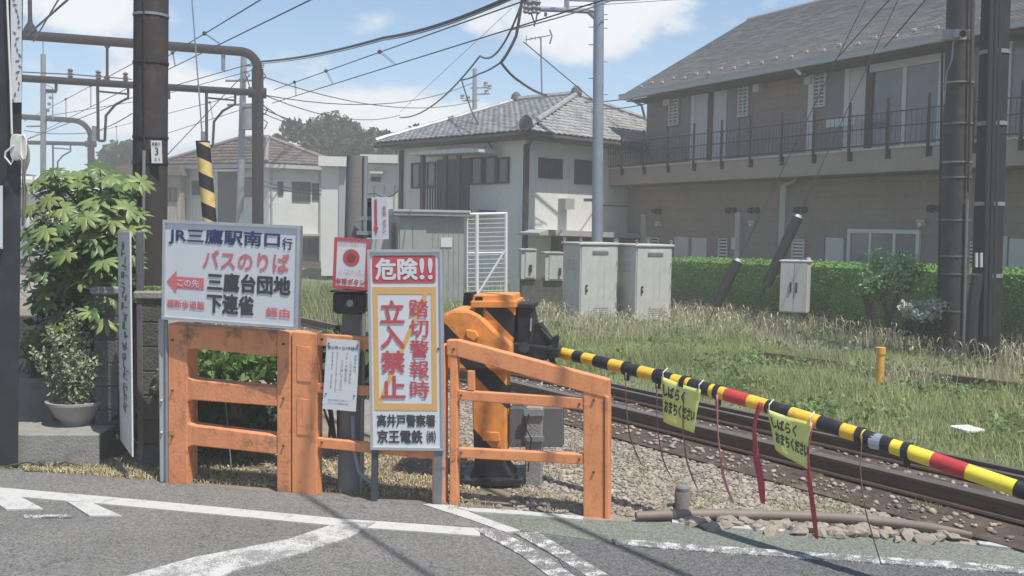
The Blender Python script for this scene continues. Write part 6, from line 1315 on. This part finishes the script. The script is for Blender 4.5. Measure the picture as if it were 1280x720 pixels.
for y in (500, 540): mb.cyl(at(202, y, c.y - .005), at(202, y, c.y - .02), .008, n=8)
mb.build('bolt', m_sign, t)
# narrow obliquely seen board
A = at(165, 571, 7.55); Bp = at(150, 545, 8.15); zt1, zt0 = at(158.5, 290, 7.55).z, at(149, 281, 8.15).z
nb = Board(Vector((Bp.x, Bp.y, A.z)), Vector((A.x - Bp.x, A.y - Bp.y, 0)), (0, 0, 1), Vector((A.x - Bp.x, A.y - Bp.y)).length, zt1 - A.z)
t = thing('narrow_board', (A.x, A.y, 0), 'tall narrow white board with faded vertical lettering seen edge on by the pillars', 'sign board')
side = -1 if nb.n.y > 0 else 1
mb = MB(); nb.slab(mb, 0, 0, 1, 1, -.012, .0); mb.build('panel', mat('weathered_sign', (.60, .60, .58), .6, var=.08, dirt=(.38, .38, .36), dscale=4), t)
mb = MB(); r = random.Random(12)
for k in range(17):
    y = .93 - k * .046
    for j in range(5):
        x0, y0 = .28 + r.uniform(0, .34), y + r.uniform(-.016, .016); 
        if r.random() < .5: nb.poly(mb, [(x0, y0), (x0 + .2, y0 + .004), (x0 + .2, y0 + .009), (x0, y0 + .006)], .003)
        else: nb.poly(mb, [(x0, y0 - .014), (x0 + .07, y0 - .014), (x0 + .09, y0 + .014), (x0 + .02, y0 + .014)], .0035)
mb.build('worn_lettering', m_print, t)
mb = MB(); q = nb.p(.5, 0, -.04); mb.box((q.x + .05, q.y + .1, zt1 / 2), (.05, .05, zt1), bev=.006); mb.build('post', mat('blue_grey_post', (.11, .115, .125), .6), t)
# concrete block and step
def gblock(x0, x1, yf, yt, depth, name, label, m, cat='block', z0=0.0):
    a, b = G(x0, yf), G(x1, yf); zt = at((x0 + x1) / 2, yt, (a.y + b.y) / 2).z; u = (b - a); t = thing(name, (a + b) / 2, label, cat)
    n = Vector((-u.y, u.x, 0)).normalized(); mb = MB(); mb.hexa([a, b, b + n * depth, a + n * depth] + [q + Vector((0, 0, zt)) for q in (a, b, b + n * depth, a + n * depth)]); o = mb.build('block', m, t); md = o.modifiers.new('b', 'BEVEL'); md.width = .012; md.segments = 2; return t, zt, a, b, n
_, zb, ba, bb, bn = gblock(-60, 124, 583, 543, .52, 'concrete_step', 'low concrete block by the dark post carrying the potted plant', m_conc)
p0 = bb; t_ = bpy.data.objects[_.name]; mb = MB(); q = at(141, 540, bb.y + .42); mb.prism([bb, bb + bn * .52, Vector((q.x, q.y, 0))], [v + Vector((0, 0, zb - .004)) for v in (bb, bb + bn * .52, Vector((q.x, q.y, 0)))]); mb.build('chamfered_end', m_conc, t_)
a, b = at(-40, 500, 8.85), at(66, 500, 8.85); z2 = at(50, 473, 8.85).z; t = thing('upper_step', (0.5 * (a.x + b.x), 8.85, 0), 'higher dark concrete step behind the block at the left edge', 'block'); mb = MB(); mb.box(((a.x + b.x) / 2, 9.0, z2 / 2), (b.x - a.x, .30, z2), bev=.012); mb.build('block', m_conc, t)
# potted plant
pc = at(97, 533, 8.42); pc.z = zb; pr = 36 / 1200 * 8.42; ph = 30 / 1200 * 8.42
t = thing('potted_plant', pc, 'flared grey bowl pot with bushy small leaved plant on the concrete block', 'potted plant')
mb = MB(); mb.lathe(pc, [(0, .0), (pr * .52, 0), (pr * .55, ph * .18), (pr * .72, ph * .35), (pr * .92, ph * .82), (pr * 1.02, ph * .9), (pr * 1.03, ph), (pr * .92, ph), (pr * .9, ph * .9), (0, ph * .85)], 28); mb.build('pot', m_pot, t, smooth=True)
mb = MB(); mb.lathe(pc, [(0, ph * .88), (pr * .9, ph * .88)], 20); mb.build('soil', m_soil, t)
P = []; mb = MB()
for k in range(34):
    a = RNG.uniform(0, 6.28); sp_ = RNG.uniform(.1, 1.45); top = pc + Vector((math.cos(a) * pr * sp_ - .06, math.sin(a) * pr * sp_ * .7, ph + RNG.uniform(.42, .82) * (1.1 - .3 * sp_))); 
    if k in (3, 9): top = pc + Vector((-.02 + .2 * (k == 9), 0, ph + .70 + .01 * k))
    b0 = pc + Vector((math.cos(a) * pr * .4, math.sin(a) * pr * .4, ph * .85)); mb.tube([b0, b0.lerp(top, .5) + Vector((0, 0, .03)), top], [.006, .005, .002], 4)
    m_ = 95; f = RNG.random(m_) ** .8; c = np.array(b0)[None] * (1 - f[:, None]) + np.array(top)[None] * f[:, None] + RNG.normal(0, .028, (m_, 3)); P.append(c)
mb.build('stems', m_bark, t); V, F = leaf_quads(np.concatenate(P), .021, .5); fast('foliage', V, F, m_leaf_pot, t)
bush(at(42, 440, 8.75), (.16, .15, .2), 'low pale leaved plant behind the block between post and pot', m_leaf_pot, 600, .022)
bush(at(120, 588, 8.3) if False else G(60, 586), (.55, .08, .03), 'small weeds along the foot of the concrete block', m_leaf_bright, 500, .012)
# fatsia (large palmate leaves)
def palm_leaf(seed):
    r = random.Random(seed); V = []; F = []; n = 8
    for k in range(n):
        a = math.radians(-130 + 260 * k / (n - 1)) + r.uniform(-.05, .05); L = .20 * (1 - .25 * abs(k - (n - 1) / 2) / (n / 2)) * r.uniform(.9, 1.08); w = .030 * r.uniform(.9, 1.1)
        d = Vector((math.sin(a), math.cos(a), 0)); s = Vector((d.y, -d.x, 0)); o = len(V); segs = ((.0, .2, .012), (.25, .55, .010), (.55, .95, .0), (.8, .7, -.012), (1, .0, -.035))
        for f, wf, z in segs: V += [d * L * f - s * w * wf + Vector((0, 0, z - .006 * wf)), d * L * f + Vector((0, 0, z + .004)), d * L * f + s * w * wf + Vector((0, 0, z - .006 * wf))]
        for i in range(4): q = o + i * 3; F += [(q, q + 1, q + 4, q + 3), (q + 1, q + 2, q + 5, q + 4)]
    me = bpy.data.meshes.new('leaf'); me.from_pydata([tuple(v) for v in V], [], F); me.materials.append(m_leaf_f); me.polygons.foreach_set('use_smooth', [True] * len(me.polygons)); return me
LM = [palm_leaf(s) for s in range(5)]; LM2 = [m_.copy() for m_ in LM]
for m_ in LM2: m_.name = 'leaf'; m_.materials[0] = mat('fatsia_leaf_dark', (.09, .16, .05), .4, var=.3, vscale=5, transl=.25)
fc = at(110, 330, 8.95); t = thing('fatsia_shrub', (fc.x, fc.y, 0), 'big shrub with large glossy palmate leaves between dark post and pillars', 'shrub')
r = random.Random(21); mb = MB(); pcs = []
for k in range(240):
    x = r.uniform(34, 172); y = r.uniform(212, 430)
    if ((x - 100) / 85) ** 2 + ((y - 310) / 120) ** 2 > .75 + .4 * r.random() or (y > 330 and r.random() < .35): 
        continue
    if y < 255 and x < 62 and r.random() < .6: continue
    Y = 8.95 + r.uniform(-.45, .45) - .25 * math.cos((y - 320) / 100); pcs.append((x, y, Y, r.uniform(.55, .95)))
pcs = [(a_1, b_1, c_1, d_1) for a_1, b_1, c_1, d_1 in pcs]
pcs += [(176, 228, 8.6, .9), (160, 262, 8.5, .9), (112, 214, 8.8, 1.15), (96, 226, 8.7, 1.1), (140, 218, 8.8, 1.05), (60, 240, 8.9, .9), (152, 300, 8.5, 1), (128, 330, 8.45, 1.1), (60, 375, 8.5, 1), (90, 350, 8.45, 1), (145, 345, 8.45, .95), (120, 248, 8.5, 1.1), (80, 262, 8.5, 1.05), (105, 290, 8.45, 1), (140, 275, 8.5, 1), (168, 285, 8.5, .8)]
trunk = Vector((fc.x, fc.y + .1, 0))
for x, y, Y, s in pcs:
    p = at(x, y, Y); out_ = Vector((p.x - fc.x, (p.y - fc.y) * 1.2 - .35, .75 + r.uniform(-.1, .5))).normalized(); tilt = out_.lerp(Vector((r.uniform(-1, 1), r.uniform(-1, .3), 1)).normalized(), .35).normalized()
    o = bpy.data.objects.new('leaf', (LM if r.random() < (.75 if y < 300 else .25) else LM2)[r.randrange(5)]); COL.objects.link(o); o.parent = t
    q = tilt.to_track_quat('Z', 'Y').to_matrix().to_4x4() @ Matrix.Rotation(r.uniform(0, 6.28), 4, 'Z')
    o.matrix_basis = world_inv(t) @ (Matrix.Translation(p) @ q @ Matrix.Scale(s, 4))
    mb.tube([Vector((fc.x + (p.x - fc.x) * .35, fc.y, max(.3, p.z - .35))), p - Vector((0, -.02, .06)), p], [.007, .005, .004], 5)
for k in range(6): q = trunk + Vector((r.uniform(-.35, .35), r.uniform(-.1, .2), r.uniform(1.2, 2.0))); mb.tube([trunk + Vector((r.uniform(-.1, .1), 0, -.05)), trunk.lerp(q, .5) + Vector((.05, 0, .1)), q], [.03, .022, .012], 7)
mb.build('stems', m_bark, t, smooth=True)
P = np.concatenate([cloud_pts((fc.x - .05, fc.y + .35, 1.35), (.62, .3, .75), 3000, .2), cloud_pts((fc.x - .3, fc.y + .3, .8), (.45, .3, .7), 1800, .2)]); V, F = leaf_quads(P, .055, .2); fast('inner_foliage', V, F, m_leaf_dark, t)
# garden wall behind, closing the corner
def wall_px(x0, Y0, x1, Y1, ytop, label, m=m_conc_dark, name='garden_wall', thick=.14):
    a, b = at(x0, ytop, Y0), at(x1, ytop, Y1); z = (a.z + b.z) / 2; t = thing(name, ((a.x + b.x) / 2, (a.y + b.y) / 2, 0), label, 'wall'); u = Vector((b.x - a.x, b.y - a.y, 0)); n = Vector((-u.y, u.x, 0)).normalized() * thick; a.z = b.z = 0
    mb = MB(); L = u.length; cols = max(1, int(L / .4)); rows = max(1, int(z / .2))
    for j in range(rows):
        for i in range(cols + 1):
            f0 = max(0, (i - .5 * (j % 2)) / cols); f1 = min(1, (i + 1 - .5 * (j % 2)) / cols)
            if f1 - f0 < .05: continue
            q0, q1 = a + u * (f0 + .006 / L * 1), a + u * (f1 - .006 / L); zz0, zz1 = z * j / rows + .004, z * (j + 1) / rows - .004
            mb.hexa([q0 + Vector((0, 0, zz0)), q1 + Vector((0, 0, zz0)), q1 + n + Vector((0, 0, zz0)), q0 + n + Vector((0, 0, zz0)), q0 + Vector((0, 0, zz1)), q1 + Vector((0, 0, zz1)), q1 + n + Vector((0, 0, zz1)), q0 + n + Vector((0, 0, zz1))])
    stuff(mb.build('blocks', m, t)); m2 = MB(); m2.hexa([a + n * .1, b + n * .1, b + n * .9, a + n * .9] + [q + Vector((0, 0, z - .02)) for q in (a + n * .1, b + n * .1, b + n * .9, a + n * .9)]); m2.build('mortar', m_soil, t); return t
wall_px(-120, 9.7, 165, 9.75, 395, 'dark block garden wall behind the big shrub')
# bushes behind the mossy orange fence
bush(at(292, 470, 7.95), (.5, .25, .30), 'leafy green bush showing through the top gap of the mossy fence', m_leaf_bright, 1800, .05, stems=9, up=.6)
bush(at(228, 480, 8.0), (.28, .22, .35), 'pale leaved bush at the left gap of the mossy fence', m_leaf_pot, 700, .045)
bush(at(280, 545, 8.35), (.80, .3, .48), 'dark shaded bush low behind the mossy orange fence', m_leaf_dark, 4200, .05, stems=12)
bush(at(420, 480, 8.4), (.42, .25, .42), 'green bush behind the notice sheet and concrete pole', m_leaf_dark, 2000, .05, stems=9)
bush(at(436, 455, 8.2), (.25, .2, .22), 'bright leafy top of the bush beside the notice sheet', m_leaf_bright, 600, .045)
for k, (x, y, s) in enumerate(((1085, 372, .3), (592, 400, .2), (575, 395, .22))): pass

# ------------------------------------------------------------------ grass
def blades(P, h, w, bend_=.5, name='grass', m=None, label='', cat='grass', az=None):
    n = len(P); a = RNG.random(n) * 6.283; d = np.stack([np.cos(a), np.sin(a), np.zeros(n)], 1); s = np.stack([-np.sin(a), np.cos(a), np.zeros(n)], 1)
    h = h * (.55 + .8 * RNG.random(n)); b = bend_ * RNG.random(n) * h; w = w * (.7 + .6 * RNG.random(n)); up = np.array([0, 0, 1.0])
    v0 = P - s * w[:, None]; v1 = P + s * w[:, None]; m1 = P + up * (h * .55)[:, None] + d * (b * .3)[:, None]; v2 = m1 + s * (w * .7)[:, None]; v3 = m1 - s * (w * .7)[:, None]; m2_ = P + up * h[:, None] + d * b[:, None]; v4 = m2_ + s * (w * .15)[:, None]; v5 = m2_ - s * (w * .15)[:, None]
    V = np.stack([v0, v1, v2, v3, v4, v5], 1).reshape(-1, 3); i = np.arange(n)[:, None] * 6; F = np.concatenate([i + [0, 1, 2, 3], i + [3, 2, 4, 5]], 0)
    o = fast(name, V, F, m or m_grass); stuff(o); tag(o, label, cat); return o
def vn(x, y, f=1.0, s=0): return .5 + .25 * (np.sin(x * f * 1.3 + 1.7 * np.sin(y * f * .9 + s)) + np.sin(y * f * 1.7 + 1.3 * np.sin(x * f * 1.1 + s * 2)))
def field(n, x0, x1, y0, y1, relmin=1.55, cond=None):
    X = RNG.uniform(x0, x1, n * 3); Yy = RNG.uniform(y0, y1, n * 3) if True else 0
    rel = (X - nr_a.x) * tnor.x + (Yy - nr_a.y) * tnor.y; k = rel > relmin; hr = (X - HP.p.x) * HP.n.x + (Yy - HP.p.y) * HP.n.y
    k &= (hr > .15) | (X < 3.4); k &= (np.abs(X / Yy) < .62)
    if cond is not None: k &= cond(X, Yy, rel, hr)
    X, Yy = X[k][:n], Yy[k][:n]; return X, Yy
X, Y_ = field(85000, -6, 9, 5.5, 23); rel = (X - nr_a.x) * tnor.x + (Y_ - nr_a.y) * tnor.y
P = np.stack([X, Y_, np.zeros(len(X))], 1); hgt = (.06 + .17 * vn(X, Y_, 1.3) ** 1.5) * np.clip((rel - 1.35) * 1.2, .35, 1); blades(P, hgt, .005, 1.1, label='uncut green grass covering the strip between the track and the hedge')
X, Y_ = field(15000, -6, 9, 12, 23, cond=lambda X, Y, rel, hr: (hr < 3.8 + 1.5 * np.sin(X * 1.3)) & (vn(X, Y, 1.4, 3) > .3) | ((Y > 17) & (vn(X, Y, 1.2, 1) > .35)))
P = np.stack([X, Y_, np.zeros(len(X))], 1); hr_ = (X - HP.p.x) * HP.n.x + (Y_ - HP.p.y) * HP.n.y; blades(P, .15 + .16 * vn(X, Y_, 1.3, 2) + .14 * np.clip(1.6 - hr_, 0, 1) * (X > 2.5), .005, 1.1, label='tall tan seeding grass near the hedge and cabinets', m=m_grass_tan)
X, Y_ = field(9000, -9, 0, 13, 27); P = np.stack([X, Y_, np.zeros(len(X))], 1); blades(P, .35 + .2 * vn(X, Y_, 1), .010, .8, label='rough grass beyond the track seen between the two white boards', m=m_grass)
# broad leaved weeds among the grass
X, Y_ = field(2600, -3, 9, 6, 22, cond=lambda X, Y, rel, hr: vn(X, Y, 1.9, 5) > .6)
C = np.repeat(np.stack([X, Y_, RNG.uniform(.04, .2, len(X))], 1), 6, 0) + RNG.normal(0, .05, (len(X) * 6, 3)) * [1, 1, .5]; Vq, Fq = leaf_quads(C, .035, .8); o = stuff(fast('weeds', Vq, Fq, mat('weed_leaf', (.17, .26, .09), .6, var=.25, island=.3, transl=.3))); tag(o, 'low broad leaved weeds mixed into the grass by the track', 'weeds')
# drooping seed heads
n = 1100; X, Y_ = field(n, -2, 8.5, 12.5, 21, cond=lambda X, Y, rel, hr: (hr < 2.2) | (Y > 17.5)); mb = MB(); Vs = []; Fs = []
for x, y in zip(X, Y_):
    a = random.uniform(0, 6.28); h = random.uniform(.26, .5); d = np.array([math.cos(a), math.sin(a), 0]); s = np.array([-d[1], d[0], 0]) * .004; o = len(Vs); pts = [np.array([x, y, 0]), np.array([x, y, h * .7]) + d * .04, np.array([x, y, h]) + d * .10, np.array([x, y, h * .97]) + d * .17, np.array([x, y, h * .84]) + d * .22]
    for p, w in zip(pts, (1, .8, .8, 2.6, .6)): Vs += [p - s * w, p + s * w]
    for k in range(4): Fs.append((o + 2 * k, o + 2 * k + 1, o + 2 * k + 3, o + 2 * k + 2))
o = stuff(fast('seed_heads', Vs, Fs, m_grass_tan)); tag(o, 'drooping tan seed heads standing above the grass by the hedge', 'grass')
# straw and sparse dry grass behind the fences
def scatter_px(n, x0, x1, f0, f1, Yr=None):
    out_ = []
    while len(out_) < n:
        x = random.uniform(x0, x1); y = random.uniform(f0(x), f1(x)); p = G(x, y); out_.append((p.x, p.y, .004))
    return np.array(out_)
P = scatter_px(9000, 205, 590, lambda x: 560, lambda x: 601 + (x - 205) * .075); k = vn(P[:, 0] * 3, P[:, 1] * 3, 1.2) > .42; blades(P[k], .032, .003, 1.8, label='dry straw coloured grass on the dirt behind the orange fences', m=m_straw, name='dry_grass')
P = scatter_px(3500, 30, 220, lambda x: 576, lambda x: 590 + (x - 30) * .07); blades(P, .035, .003, 1.5, label='sparse dry weeds along the asphalt edge at left', m=m_straw, name='dry_grass')
P = scatter_px(3200, 560, 740, lambda x: 560, lambda x: 640); k = vn(P[:, 0] * 3, P[:, 1] * 3, 1.8, 2) > .55; blades(P[k], .05, .003, 1.4, label='thin weeds in the ballast around the gate machine', m=m_grass_tan, name='weeds')
P = scatter_px(2600, 740, 1180, lambda x: 560 + (x - 740) * .16, lambda x: 640 + (x - 740) * .03); k = vn(P[:, 0] * 3, P[:, 1] * 3, 1.6, 4) > .6; blades(P[k], .045, .003, 1.4, label='thin green weeds sprouting between the stones under the barrier arm', m=m_grass, name='weeds')
P = scatter_px(5200, 30, 600, lambda x: 586 if x < 200 else 560, lambda x: 590 + max(0, x - 60) * .07); Vq, Fq = leaf_quads(P + np.array([0, 0, .012]), .014, .9); o = stuff(fast('leaf_litter', Vq, Fq, m_straw)); tag(o, 'scattered dry leaf litter behind the fence line', 'litter')

# ------------------------------------------------------------------ thin scattering volume, added to imitate milky window glare
hm = bpy.data.materials.new('glare_volume'); hm.use_nodes = True; hn = hm.node_tree; hn.nodes.remove(hn.nodes['Principled BSDF'])
pv = hn.nodes.new('ShaderNodeVolumePrincipled'); pv.inputs['Color'].default_value = (.97, .96, .93, 1); pv.inputs['Density'].default_value = HAZE if 'HAZE' in globals() else .0042; pv.inputs['Anisotropy'].default_value = 0.0
hn.links.new(pv.outputs[0], hn.nodes['Material Output'].inputs['Volume'])
mb = MB(); mb.box((0, 55, 5.25), (220, 190, 14.5)); hz = mb.build('glare_haze', hm, None, origin=False) if False else mb.build('glare_haze', hm); stuff(hz)
